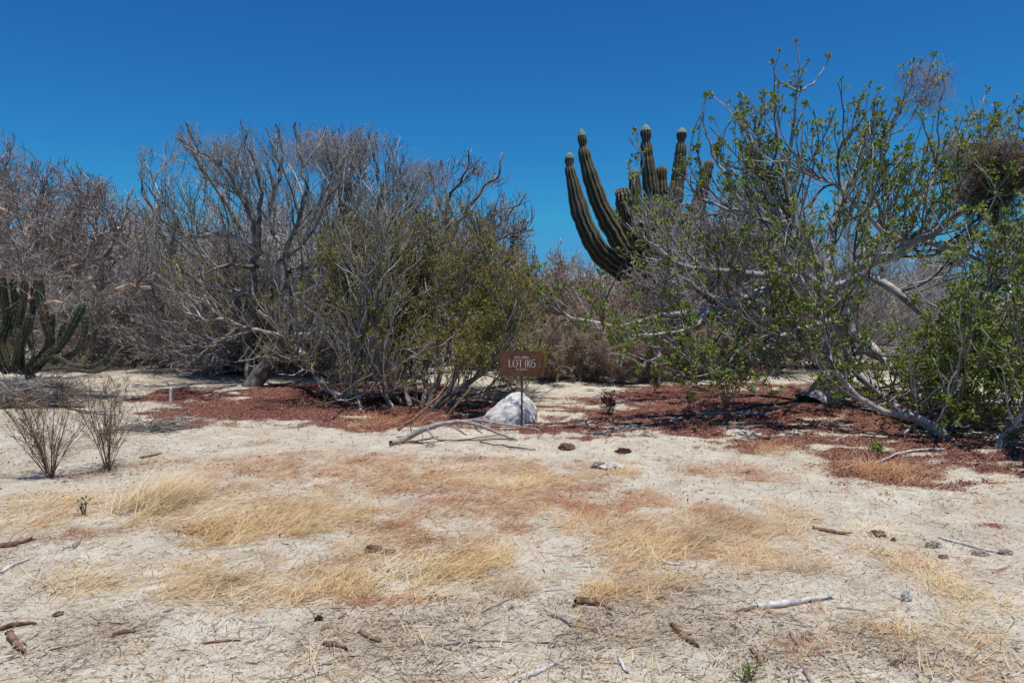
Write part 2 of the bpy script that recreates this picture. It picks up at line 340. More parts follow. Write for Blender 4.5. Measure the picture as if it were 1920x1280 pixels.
# ------------------------------------------------------------------ ground
def make_ground():
    ys = [-12.0]
    while ys[-1] < 6000:
        y = ys[-1]; a = max(abs(y - 4), 1.0) if y > 4 else (1.0 + (4 - y) * .25)
        ys.append(y + max(.03, .0115 * (y + .5)) * (1 if y > 2.5 else 6) if y > 2.5 else y + .25)
    ys = np.array(ys); nx = 360
    u = np.linspace(-1, 1, nx); u = np.sign(u) * (np.abs(u) * .55 + .45 * np.abs(u) ** 3)
    hw = 5 + 1.25 * np.abs(ys)
    X = u[None] * hw[:, None]; Y = np.repeat(ys[:, None], nx, 1)
    Z = height(X, Y)
    lit, st, rd, db = masks(X, Y)
    # litter and matted grass raise the surface a little
    Z += .012 * st * fbm(X / .06, Y / .06, 7, 2) + .02 * lit * (fbm(X / .09, Y / .09, 8, 2) - .3)
    V = np.stack([X, Y, Z], -1).reshape(-1, 3); ny = len(ys)
    i = np.arange(ny - 1)[:, None] * nx + np.arange(nx - 1)[None]
    Fq = np.stack([i, i + 1, i + nx + 1, i + nx], -1).reshape(-1, 4)
    g = Geo(); g.add(V, Fq)
    m, n, b = mat_new("sandy_ground", .95); b.inputs["Specular IOR Level"].default_value = .1
    N = n.nodes.new; L = n.links.new
    tc = N("ShaderNodeTexCoord")
    def noise(s, d=4, rg=.6):
        z = N("ShaderNodeTexNoise"); z.inputs["Scale"].default_value = s; z.inputs["Detail"].default_value = d; z.inputs["Roughness"].default_value = rg
        L(tc.outputs["Object"], z.inputs["Vector"]); return z.outputs[0]
    def att(nm):
        a = N("ShaderNodeAttribute"); a.attribute_name = nm; return a.outputs["Fac"]
    def mix(f, a, b_, mode='MIX'):
        x = N("ShaderNodeMix"); x.data_type = 'RGBA'; x.blend_type = mode
        for sck, v in ((0, f), (6, a), (7, b_)):
            if hasattr(v, 'links') or hasattr(v, 'is_linked'): L(v, x.inputs[sck])
            else: x.inputs[sck].default_value = v
        return x.outputs[2]
    def math_(op, a, b_=None, cl=True):
        x = N("ShaderNodeMath"); x.operation = op; x.use_clamp = cl
        for k, v in enumerate((a, b_)):
            if v is None: continue
            if hasattr(v, 'is_linked'): L(v, x.inputs[k])
            else: x.inputs[k].default_value = v
        return x.outputs[0]
    r = ramp(n, [(.3, (.43, .375, .285)), (.5, (.555, .50, .395)), (.72, (.66, .615, .51))]); L(noise(1.7, 6, .7), r.inputs[0])
    c = r.outputs[0]
    r2 = ramp(n, [(.30, (.55, .52, .49)), (.5, (1, 1, 1)), (.7, (1.25, 1.24, 1.22))]); L(noise(80, 4, .8), r2.inputs[0])
    c = mix(1.0, c, r2.outputs[0], 'MULTIPLY')
    # scattered dark grains and crumbs
    r3 = ramp(n, [(.60, (0, 0, 0)), (.66, (1, 1, 1))]); L(noise(48, 3, .7), r3.inputs[0])
    c = mix(math_('MULTIPLY', r3.outputs[0], .6), c, (.24, .18, .135, 1))
    r8 = ramp(n, [(.60, (0, 0, 0)), (.68, (1, 1, 1))]); L(noise(64, 2, .6), r8.inputs[0]); c = mix(math_('MULTIPLY', r8.outputs[0], .55), c, (.74, .72, .68, 1))
    # random grey-brown mottled patches
    r9 = ramp(n, [(.42, (0, 0, 0)), (.62, (1, 1, 1))]); L(noise(5.5, 7, .78), r9.inputs[0]); c = mix(math_('MULTIPLY', r9.outputs[0], .4), c, (.38, .33, .25, 1))
    r10 = ramp(n, [(.55, (0, 0, 0)), (.63, (1, 1, 1))]); L(noise(24, 5, .8), r10.inputs[0]); c = mix(math_('MULTIPLY', r10.outputs[0], .6), c, (.27, .20, .145, 1))
    # matted dry grass
    r4 = ramp(n, [(.35, (.34, .22, .11)), (.6, (.54, .40, .23))]); L(noise(60, 4, .8), r4.inputs[0])
    c = mix(math_('MULTIPLY', att("straw_m"), .42), c, r4.outputs[0])
    r5 = ramp(n, [(.35, (.26, .11, .065)), (.65, (.48, .27, .18))]); L(noise(55, 4, .8), r5.inputs[0])
    c = mix(math_('MULTIPLY', att("red_m"), .28), c, r5.outputs[0])
    r6 = ramp(n, [(.35, (.16, .115, .08)), (.62, (.38, .31, .235))]); L(noise(42, 4, .85), r6.inputs[0])
    c = mix(math_('MULTIPLY', att("debris_m"), .36), c, r6.outputs[0])
    r7 = ramp(n, [(.30, (.05, .018, .013)), (.5, (.17, .065, .047)), (.72, (.36, .19, .145))]); L(noise(38, 4, .8), r7.inputs[0])
    th = ramp(n, [(.35, (0, 0, 0)), (.62, (1, 1, 1))])
    L(math_('ADD', math_('MULTIPLY', att("litter_m"), .72, False), math_('MULTIPLY', math_('SUBTRACT', noise(22, 4, .8), .42, False), 1.4, False), False), th.inputs[0])
    gate = math_('MULTIPLY', th.outputs[0], math_('MULTIPLY', att("litter_m"), 3.0))
    c = mix(gate, c, r7.outputs[0])
    L(c, b.inputs["Base Color"])
    bp = N("ShaderNodeBump"); bp.inputs["Strength"].default_value = .8; bp.inputs["Distance"].default_value = .012
    bh = math_('ADD', noise(30, 5, .75), math_('MULTIPLY', noise(140, 2, .7), .35, False), False)
    L(bh, bp.inputs["Height"]); L(bp.outputs[0], b.inputs["Normal"])
    o = g.build("ground", m, smooth=True, kind="structure")
    for nm, arr in (("litter_m", lit), ("straw_m", st), ("red_m", rd), ("debris_m", db)):
        a = o.data.attributes.new(nm, 'FLOAT', 'POINT'); a.data.foreach_set("value", arr.astype(np.float32).ravel())
make_ground()

# ------------------------------------------------------------------ generic tree finishing
def stack(lst): return np.array([a for a, _ in lst]), np.array([b for _, b in lst])
def rosettes(g, pts, T, n, L, W, jit=.02, spread=1.0, up=.5):
    """n leaves round every point"""
    c = np.repeat(pts, n, 0) + R.normal(0, jit, (len(pts) * n, 3)); t = np.repeat(T, n, 0)
    d = nrm(R.normal(0, 1, c.shape) * spread + t * .6 + np.array([0, 0, up]))
    nn = nrm(R.normal(0, .6, c.shape) + np.array([0, 0, 1.0]))
    g.quads(c, d, nn, R.uniform(L[0], L[1], len(c)), R.uniform(W[0], W[1], len(c)))

# ---- leafy tree on the right -------------------------------------------------
def right_tree():
    base = G(1532, 756); D = base[1]
    t = empty("leafy_tree", base, "large spreading tree with pale limbs and fresh green leaf tufts, right of the cactus", "tree")
    tr = [(1528, 762, D), (1545, 735, D + .1), (1572, 690, D + .2), (1588, 640, D + .3), (1575, 590, D + .2), (1545, 545, D)]
    trunk = limb(tr, 27, 15, .01)
    g = Geo(); rr = trunk[1].copy(); rr[:4] *= np.array([1.25, 1.15, 1.05, 1.0]); g.tubes(trunk[0], rr, 14)
    g.build("trunk", M['pale_bark'], t, smooth=True)
    o = D
    L = [
     ([(1548,548,o),(1500,520,o-.5),(1440,538,o-.9),(1380,560,o-1.2),(1330,578,o-1.4),(1250,590,o-1.7),(1160,607,o-2),(1085,602,o-2.2),(1045,572,o-2.3),(1010,545,o-2.4)], 11, 2.6),
     ([(1550,540,o),(1480,508,o+.5),(1400,515,o+.7),(1320,508,o+.6),(1262,495,o+.3),(1225,462,o),(1190,425,o-.2),(1170,380,o-.3)], 10, 2.6),
     ([(1262,495,o+.3),(1215,440,o+.2),(1200,360,o),(1205,300,o-.2),(1190,245,o-.3)], 6, 2),
     ([(1545,545,o),(1520,470,o-.4),(1482,390,o-.6),(1478,300,o-.7),(1490,220,o-.8),(1496,170,o-.8),(1492,78,o-.8)], 12, 2),
     ([(1496,172,o-.8),(1460,150,o-.9),(1448,118,o-1)], 3.2, 2), ([(1496,172,o-.8),(1530,150,o-.6),(1556,105,o-.6)], 3.2, 2),
     ([(1560,560,o),(1552,470,o+.5),(1580,370,o+.8),(1630,290,o+.9),(1680,215,o+1),(1712,108,o+1)], 13, 2.6),
     ([(1640,280,o+.9),(1700,190,o+1.2),(1780,140,o+1.3)], 4, 2),
     ([(1570,560,o+.2),(1600,505,o+.2),(1660,482,o),(1720,452,o-.4),(1780,418,o-.8),(1850,385,o-1.2),(1940,340,o-1.5)], 15, 5),
     ([(1690,470,o-.2),(1712,400,o),(1745,330,o+.2),(1790,260,o+.3),(1830,215,o+.3),(1850,172,o+.3)], 9, 2),
     ([(1705,462,o-.2),(1650,425,o-.6),(1600,370,o-1),(1545,340,o-1.3),(1470,305,o-1.6),(1400,250,o-1.8),(1332,182,o-2)], 7.5, 2),
     ([(1535,500,o),(1462,432,o+.6),(1400,400,o+1),(1340,385,o+1.2),(1290,340,o+1.3),(1300,250,o+1.3)], 9, 2),
     ([(1400,400,o+1),(1345,300,o+.9),(1318,230,o+.8),(1325,180,o+.8)], 5, 2),
     ([(1540,505,o-.2),(1470,420,o-.8),(1430,330,o-1),(1420,250,o-1.1),(1440,180,o-1.1)], 8, 2),
     ([(1560,540,o),(1640,520,o-.8),(1700,560,o-1.2),(1745,600,o-1.4),(1800,612,o-1.6),(1845,575,o-1.8),(1860,480,o-1.9),(1880,380,o-1.9)], 10, 3),
     ([(1745,600,o-1.4),(1800,660,o-2),(1840,700,o-2.4),(1900,705,o-2.8)], 6, 2.5),
     ([(1600,500,o+.2),(1680,400,o+1),(1760,340,o+1.6),(1840,300,o+2),(1905,180,o+2)], 9, 2.5),
     ([(1588,640,o+.2),(1625,712,o-.9),(1680,762,o-2),(1735,800,o-2.9),(1790,842,o-3.6),(1835,872,o-4.1)], 12, 6),
     ([(1590,620,o+.2),(1650,665,o-.6),(1710,720,o-1.4),(1760,790,o-2.6),(1830,850,o-3.8)], 10, 4),
     ([(1800,845,o-3.7),(1740,795,o-3.4),(1655,770,o-3.2),(1590,728,o-3),(1555,680,o-2.8),(1545,600,o-2.7),(1505,520,o-2.6),(1470,470,o-2.6)], 9, 2.5),
     ([(1800,845,o-3.7),(1880,820,o-3.6),(1960,790,o-3.4),(2050,740,o-3)], 7, 3),
     ([(1770,820,o-3.4),(1785,740,o-3.2),(1820,640,o-3),(1850,540,o-2.9),(1870,440,o-2.8)], 5, 2),
     ([(1835,870,o-4.1),(1900,800,o-4.2),(1950,700,o-4.2),(2000,560,o-4)], 6, 2.5),
     ([(1600,650,o+.5),(1690,690,o+.8),(1790,700,o+.6),(1880,690,o+.2)], 8, 3),
     ([(1560,600,o),(1480,620,o-1),(1430,665,o-1.6),(1380,690,o-2),(1350,720,o-2.2)], 7, 2.5),
     ([(1440,545,o-.9),(1430,600,o-1.2),(1436,650,o-1.3)], 5, 2),
     ([(1330,578,o-1.4),(1290,620,o-1.9),(1230,668,o-2.3),(1200,690,o-2.5)], 5, 2),
     ([(1380,560,o-1.2),(1372,610,o-1.5),(1385,650,o-1.6),(1360,690,o-1.8)], 4, 1.6),
     ([(1850,385,o-1.2),(1890,440,o-1.6),(1940,520,o-1.9),(2020,560,o-2)], 6, 3),
     ([(1740,455,o-.4),(1800,470,o-.8),(1860,500,o-1.2),(1950,490,o-1.5)], 6, 3),
     ([(1720,795,o-2.9),(1660,840,o-3.4),(1640,850,o-3.6)], 3, 1.6),
    ]
    limbs = []
    for p, a, b in L:
        LS[0] = .66 if min(q[1] for q in p) < 330 else .95
        limbs.append(limb(p, a, b * (.45 if min(q[1] for q in p) < 330 else .7), .045))
    LS[0] = 1.0
    for q in limbs:
        g = Geo(); g.tubes(q[0], q[1], 9); g.build("limb", M['pale_bark'], t, smooth=True)
    PP, PR = stack(limbs)
    ctr = P(1560, 560, o); th = lambda x, y: np.clip(.32 + (y - 130) / 300, .32, .95) * np.where((x < 1340) & (y < 600), .5, 1) * np.where((x > 1420) & (x < 1570) & (y < 400), .45, 1)
    poly = [(960,560),(985,500),(1060,480),(1120,470),(1150,420),(1150,370),(1170,320),(1180,228),(1215,240),(1260,300),(1300,260),(1325,165),(1350,190),(1400,175),(1440,160),(1450,100),(1485,85),(1492,62),(1505,90),(1560,92),(1580,150),(1620,165),(1640,140),(1660,170),(1700,90),(1740,85),(1785,130),(1790,200),(1840,160),(1870,200),(1905,170),(2300,150),(2300,960),(1800,900),(1700,880),(1560,790),(1400,770),(1340,740),(1250,720),(1150,680),(1080,640),(1000,620)]
    b1, r1 = spawn(PP, PR, 680, (.8, 2.4), (25, 70), 11, .2, .055, .15, .1, .72, .021, ctr, .4, poly, .45, .03, th); r1 = np.maximum(r1, .008)
    b2, r2 = spawn(b1, r1, 2300, (.3, .95), (25, 65), 7, .22, .09, .12, .1, .7, .011, ctr, .25, poly, .65, .03, th)
    b3, r3 = spawn(b2, r2, 3600, (.06, .26), (30, 70), 4, .25, .12, .12, .15, .8, .009, ctr, .1, poly, .8)
    ex, rex = spawn(PP[:, 8:], PR[:, 8:], 300, (.2, .7), (25, 70), 7, .25, .08, .12, .1, .5, .01, ctr, .2, poly)
    g = Geo(); g.tubes(b1, r1, 5); g.build("branches", M['twig_r'], t, kind="stuff", smooth=True)
    g = Geo(); g.tubes(b2, np.maximum(r2, .0065), 4); g.tubes(ex, np.maximum(rex, .006), 4); g.tubes(b3, np.maximum(r3, .0052), 3)
    g.build("twigs", M['twig_r'], t, kind="stuff")
    g = Geo()
    tips = np.concatenate([b3[:, -1], b2[:, -1], ex[:, -1], PP[:, -1], PP[:, -1]]); tt = np.concatenate([b3[:, -1] - b3[:, -2], b2[:, -1] - b2[:, -2], ex[:, -1] - ex[:, -2], PP[:, -1] - PP[:, -2], PP[:, -1] - PP[:, -2]])
    # fewer leaves where crown is thin, more low on the right-hand side
    px, py = proj(tips); dens = np.clip(.92 + .2 * (px > 1500) * (py > 560) + .12 * (py < 400), 0, 1)
    k = R.random(len(tips)) < dens
    rosettes(g, tips[k], nrm(tt[k]), 10, (.045, .09), (.024, .048), .018)
    p_, t_ = along(b2, 2600); x_, y_ = proj(p_); k = (y_ > 420) | (R.random(len(p_)) < .3); rosettes(g, p_[k], t_[k], 4, (.03, .06), (.014, .03), .015)
    # leafy sprays low on the right
    low = tips[(px > 1560) & (py > 590)]
    lt = nrm(tt[(px > 1560) & (py > 590)])
    if len(low): rosettes(g, low, lt, 3, (.04, .085), (.02, .042), .05)
    g.build("leaves", M['leaf_green'], t, kind="stuff")
    return b2
RT_TWIGS = right_tree()

# ---- grey tree left of centre -----------------------------------------------
def left_tree():
    base = G(478, 722); D = base[1]
    t = empty("bare_tree", base, "grey nearly leafless tree with leaning trunk, at the left of the sign", "tree")
    o = D
    trunk = limb([(468,730,o),(490,700,o),(512,665,o-.1),(530,640,o-.2),(540,600,o-.2),(535,540,o),(525,490,o)], 17, 9, .02)
    g = Geo(); g.tubes(trunk[0], trunk[1], 12); g.build("trunk", M['grey_bark'], t, smooth=True)
    t2 = limb([(476,725,o+.4),(462,665,o+.6),(474,590,o+.7),(470,530,o+.5),(484,470,o+.4)], 10, 6, .05)
    g = Geo(); g.tubes(t2[0], t2[1], 10); g.build("trunk", M['grey_bark'], t, smooth=True)
    L = [
     ([(536,630,o-.2),(500,622,o-.6),(455,614,o-1),(420,598,o-1.3),(385,600,o-1.5),(350,590,o-1.6)], 7, 2.5),
     ([(540,625,o-.2),(580,630,o-.6),(625,632,o-1),(660,662,o-1.5),(692,678,o-1.9),(705,640,o-2.2),(725,600,o-2.3),(760,560,o-2.3)], 8, 2.5),
     ([(545,640,o-.2),(575,670,o-.8),(595,705,o-1.6),(615,730,o-2.3),(640,748,o-2.9),(665,725,o-3),(690,700,o-3),(698,660,o-3),(705,600,o-3.1),(690,520,o-3.2)], 9, 3),
     ([(668,725,o-3),(675,760,o-3.5),(680,775,o-3.8)], 5, 4),
     ([(698,700,o-3),(720,740,o-3.3),(745,770,o-3.6)], 4, 3),
     ([(484,470,o+.4),(440,440,o+.3),(385,440,o),(345,438,o-.2),(318,400,o-.3),(290,350,o-.4),(268,285,o-.4)], 7, 1.6),
     ([(345,438,o-.2),(300,410,o-.5),(272,370,o-.7),(262,320,o-.8)], 4, 1.5),
     ([(480,480,o+.4),(440,410,o+.8),(395,340,o+1),(365,290,o+1),(350,225,o+1)], 7, 1.6),
     ([(484,470,o+.4),(470,400,o+.2),(430,330,o),(380,285,o-.2),(330,255,o-.3)], 7, 1.6),
     ([(485,470,o+.4),(490,400,o-.3),(485,330,o-.6),(465,270,o-.7),(455,222,o-.7)], 7, 1.6),
     ([(525,490,o),(510,400,o+.7),(520,330,o+.9),(530,280,o+1),(522,232,o+1)], 8, 1.6),
     ([(525,490,o),(560,420,o-.3),(575,350,o-.5),(560,290,o-.6),(555,235,o-.6)], 7, 1.6),
     ([(528,500,o),(590,430,o+.3),(620,350,o+.5),(615,290,o+.6),(610,238,o+.6)], 7, 1.6),
     ([(530,520,o),(600,480,o+1),(650,400,o+1.4),(655,320,o+1.5),(660,250,o+1.5)], 7, 1.6),
     ([(530,530,o),(620,500,o-.4),(690,440,o-.7),(710,360,o-.8),(700,262,o-.8)], 7, 1.6),
     ([(535,560,o),(640,520,o+.6),(730,460,o+.9),(760,380,o+1),(752,285,o+1)], 6, 1.6),
     ([(484,500,o+.4),(420,500,o-.5),(370,520,o-.9),(330,500,o-1.1),(310,440,o-1.2)], 6, 1.6),
     ([(482,560,o+.5),(430,540,o+1.2),(370,560,o+1.6),(320,540,o+1.8)], 5, 1.6),
     ([(530,560,o),(580,570,o-1),(640,560,o-1.6),(690,520,o-1.9),(720,460,o-2)], 5, 1.6),
     ([(590,705,o-1.6),(575,690,o-2),(560,665,o-2.3),(540,640,o-2.5)], 2.5, 1.3),
     ([(585,702,o-1.6),(620,702,o-2.2),(640,700,o-2.4)], 2.5, 1.3),
     ([(440,615,o-1),(400,650,o-1.4),(380,690,o-1.6)], 3, 1.3),
    ]
    LS[0] = .72; limbs = [limb(p, a, b, .05) for p, a, b in L]; LS[0] = 1.0
    for i_, q in enumerate(limbs):
        g = Geo(); g.tubes(q[0], q[1], 8); g.build("limb", M['pale_bark' if i_ < 6 else 'grey_bark'], t, smooth=True)
    PP, PR = stack(limbs); ctr = P(500, 600, o)
    poly = [(255,290),(262,262),(300,290),(325,235),(345,225),(370,218),(385,260),(440,240),(455,218),(480,240),(520,228),(560,228),(600,238),(640,232),(680,230),(740,240),(790,290),(840,340),(860,420),(860,640),(760,780),(600,780),(560,700),(420,730),(330,720),(300,640),(290,520),(250,420)]
    b1, r1 = spawn(PP, PR, 540, (.9, 2.5), (20, 65), 10, .2, .075, .15, .1, .7, .02, ctr, .35, poly, .45); r1 = np.maximum(r1, .009)
    b2, r2 = spawn(b1, r1, 2300, (.4, 1.15), (20, 55), 7, .26, .09, .12, .1, .7, .011, ctr, .2, poly, .55)
    b3, r3 = spawn(b2, r2, 4200, (.10, .4), (20, 60), 4, .3, .1, .14, .1, .8, .009, ctr, .1, poly, .7)
    g = Geo(); g.tubes(b1, np.maximum(r1, .009), 4); g.build("branches", M['twig_g'], t, kind="stuff", smooth=True)
    g = Geo(); g.tubes(b2, np.maximum(r2, .006), 3); g.tubes(b3, np.maximum(r3, .0048), 3)
    g.build("twigs", M['twig_g'], t, kind="stuff")
    g = Geo(); k = R.random(len(b3)) < .7
    rosettes(g, b3[k, -1], nrm(b3[k, -1] - b3[k, -2]), 4, (.025, .06), (.012, .028), .02)
    g.build("leaves", M['leaf_tan'], t, kind="stuff")
    g = Geo(); px, py = proj(b3[:, -1]); k = (R.random(len(b3)) < .85) & (py > 400)
    rosettes(g, b3[k, -1], nrm(b3[k, -1] - b3[k, -2]), 5, (.03, .07), (.015, .034), .03)
    g.build("leaves", M['leaf_olive'], t, kind="stuff", label="olive green leaves low in the crown")
    return b2
LT_TWIGS = left_tree()

# ---- many-stemmed olive bush in the middle ------------------------------------
def mid_bush():
    base = G(835, 766); D = base[1]
    t = empty("olive_bush", base, "tall many stemmed bush with yellowish green leaves, directly behind and left of the sign", "bush")
    o = D
    L = [
     ([(812,770,o),(850,715,o),(880,650,o+.1),(905,590,o+.2),(935,520,o+.3),(950,470,o+.3)], 6, 1.6),
     ([(800,765,o),(835,690,o+.3),(850,620,o+.6),(860,540,o+.8),(870,430,o+.9)], 6, 1.6),
     ([(790,765,o+.1),(800,690,o+.8),(795,600,o+1.2),(790,500,o+1.4),(800,400,o+1.5)], 5, 1.6),
     ([(770,762,o+.2),(750,690,o+.7),(735,600,o+1),(725,500,o+1.1),(735,400,o+1.2)], 5, 1.6),
     ([(820,768,o),(860,730,o-.3),(900,700,o-.5),(935,660,o-.6),(950,600,o-.6)], 4, 1.5),
     ([(835,766,o+.3),(900,700,o+.8),(950,640,o+1.1),(985,560,o+1.3),(1000,480,o+1.4)], 5, 1.5),
     ([(760,760,o+.5),(700,680,o+1),(670,600,o+1.3),(650,500,o+1.5),(640,430,o+1.6)], 5, 1.5),
     ([(780,762,o+.4),(770,660,o+1.6),(780,560,o+2.1),(830,450,o+2.3),(850,380,o+2.4)], 5, 1.5),
     ([(840,760,o+.8),(860,680,o+2),(900,580,o+2.5),(910,480,o+2.7),(890,400,o+2.7)], 5, 1.5),
     ([(830,766,o+.5),(880,740,o+1.4),(950,720,o+2),(1000,690,o+2.3),(1020,620,o+2.4)], 4, 1.5),
     ([(745,768,o+.3),(720,740,o+.4),(700,690,o+1),(680,620,o+1.4),(640,550,o+1.6)], 4, 1.5),
    ]
    limbs = [limb(p, a, b, .04) for p, a, b in L]
    for q in limbs:
        g = Geo(); g.tubes(q[0], q[1], 7); g.build("stem", M['grey_bark'], t, smooth=True)
    PP, PR = stack(limbs); ctr = P(830, 700, o + 1)
    poly = [(570,540),(590,440),(640,400),(720,350),(800,350),(850,360),(890,390),(930,420),(960,450),(1000,440),(1020,500),(1035,600),(1030,700),(985,735),(900,735),(830,750),(770,740),(720,660),(640,600)]
    b1, r1 = spawn(PP, PR, 340, (.6, 1.7), (18, 60), 8, .3, .06, .14, .1, .7, .014, ctr, .25, poly, .5)
    b2, r2 = spawn(b1, r1, 1700, (.3, .8), (18, 55), 6, .3, .07, .14, .05, .7, .009, ctr, .1, poly)
    b3, r3 = spawn(b2, r2, 5000, (.1, .35), (20, 55), 4, .3, .08, .10, .1, .7, .004, ctr, .1, poly, .6)
    g = Geo(); g.tubes(b1, np.maximum(r1, .009), 4); g.build("branches", M['twig_g'], t, kind="stuff", smooth=True)
    g = Geo(); g.tubes(b2, np.maximum(r2, .0055), 3); g.tubes(b3, np.maximum(r3, .0042), 3); g.build("twigs", M['twig_b'], t, kind="stuff")
    g = Geo(); x_, y_ = proj(b3[:, -1]); k = R.random(len(b3)) < np.clip(.3 + (y_ - 380) / 160 * .6, .2, .92)
    rosettes(g, b3[k, -1], nrm(b3[k, -1] - b3[k, -2]), 7, (.035, .08), (.018, .04), .03)
    p_, t_ = along(b2, 4200); x_, y_ = proj(p_); k = R.random(len(p_)) < np.clip((y_ - 360) / 130, .15, 1); p_ = p_[k]; t_ = t_[k]; rosettes(g, p_, t_, 4, (.03, .07), (.015, .034), .03)
    g.build("leaves", M['leaf_olive'], t, kind="stuff")
mid_bush()

# ---- reddish bare tree behind the bush -----------------------------------------
def bare_back_tree():
    D = 19.0; x, y = P(860, 700, D)[:2]; base = np.array([x, y, gz(x, y)])
    t = empty("bare_tree", base, "leafless reddish brown tree whose top shows against the sky, right of the grey tree", "tree")
    L = [
     ([(850,665,D),(855,560,D),(845,460,D),(838,400,D)], 9, 5),
     ([(838,400,D),(842,370,D),(870,330,D-.2),(880,282,D-.2)], 3.6, 1.2),
     ([(845,450,D),(870,400,D+.3),(905,360,D+.5),(935,330,D+.6),(943,290,D+.6)], 4, 1.2),
     ([(840,410,D),(820,380,D-.4),(810,340,D-.5),(803,308,D-.5)], 3, 1.2),
     ([(850,480,D),(900,440,D+.6),(940,420,D+.9),(975,380,D+1),(988,362,D+1)], 3.6, 1.1),
     ([(850,500,D),(900,470,D-.5),(950,440,D-.7),(1000,428,D-.8)], 3.4, 1.1),
     ([(852,520,D),(920,500,D+.5),(960,470,D+.9),(965,400,D+1)], 3.2, 1.1),
     ([(848,480,D),(810,450,D+.5),(780,400,D+.8),(775,340,D+.9)], 3.4, 1.1),
    ]
    limbs = [limb(p, a, b, .05) for p, a, b in L]
    g = Geo(); g.tubes(limbs[0][0], limbs[0][1], 9); g.build("trunk", M['peel_bark'], t, smooth=True)
    for q in limbs[1:]:
        g = Geo(); g.tubes(q[0], q[1], 6); g.build("limb", M['brown_wood'], t, smooth=True)
    PP, PR = stack(limbs[1:]); ctr = P(850, 520, D)
    poly = [(740,330),(770,310),(800,300),(860,280),(885,275),(910,300),(950,280),(960,340),(995,360),(1010,430),(1010,620),(760,620)]
    b1, r1 = spawn(PP, PR, 130, (.5, 1.3), (20, 60), 7, .15, .05, .16, .15, .6, .012, ctr, .3, poly)
    b2, r2 = spawn(b1, r1, 600, (.2, .7), (25, 65), 5, .1, .04, .16, .1, .65, .007, ctr, .15, poly)
    b3, r3 = spawn(b2, r2, 1500, (.08, .28), (25, 65), 3, .1, .04, .15, .1, .7, .005, ctr, .1, poly)
    g = Geo(); g.tubes(b1, np.maximum(r1, .009), 4); g.tubes(b2, np.maximum(r2, .007), 3); g.tubes(b3, np.maximum(r3, .006), 3)
    g.build("twigs", M['twig_p'], t, kind="stuff")
bare_back_tree()

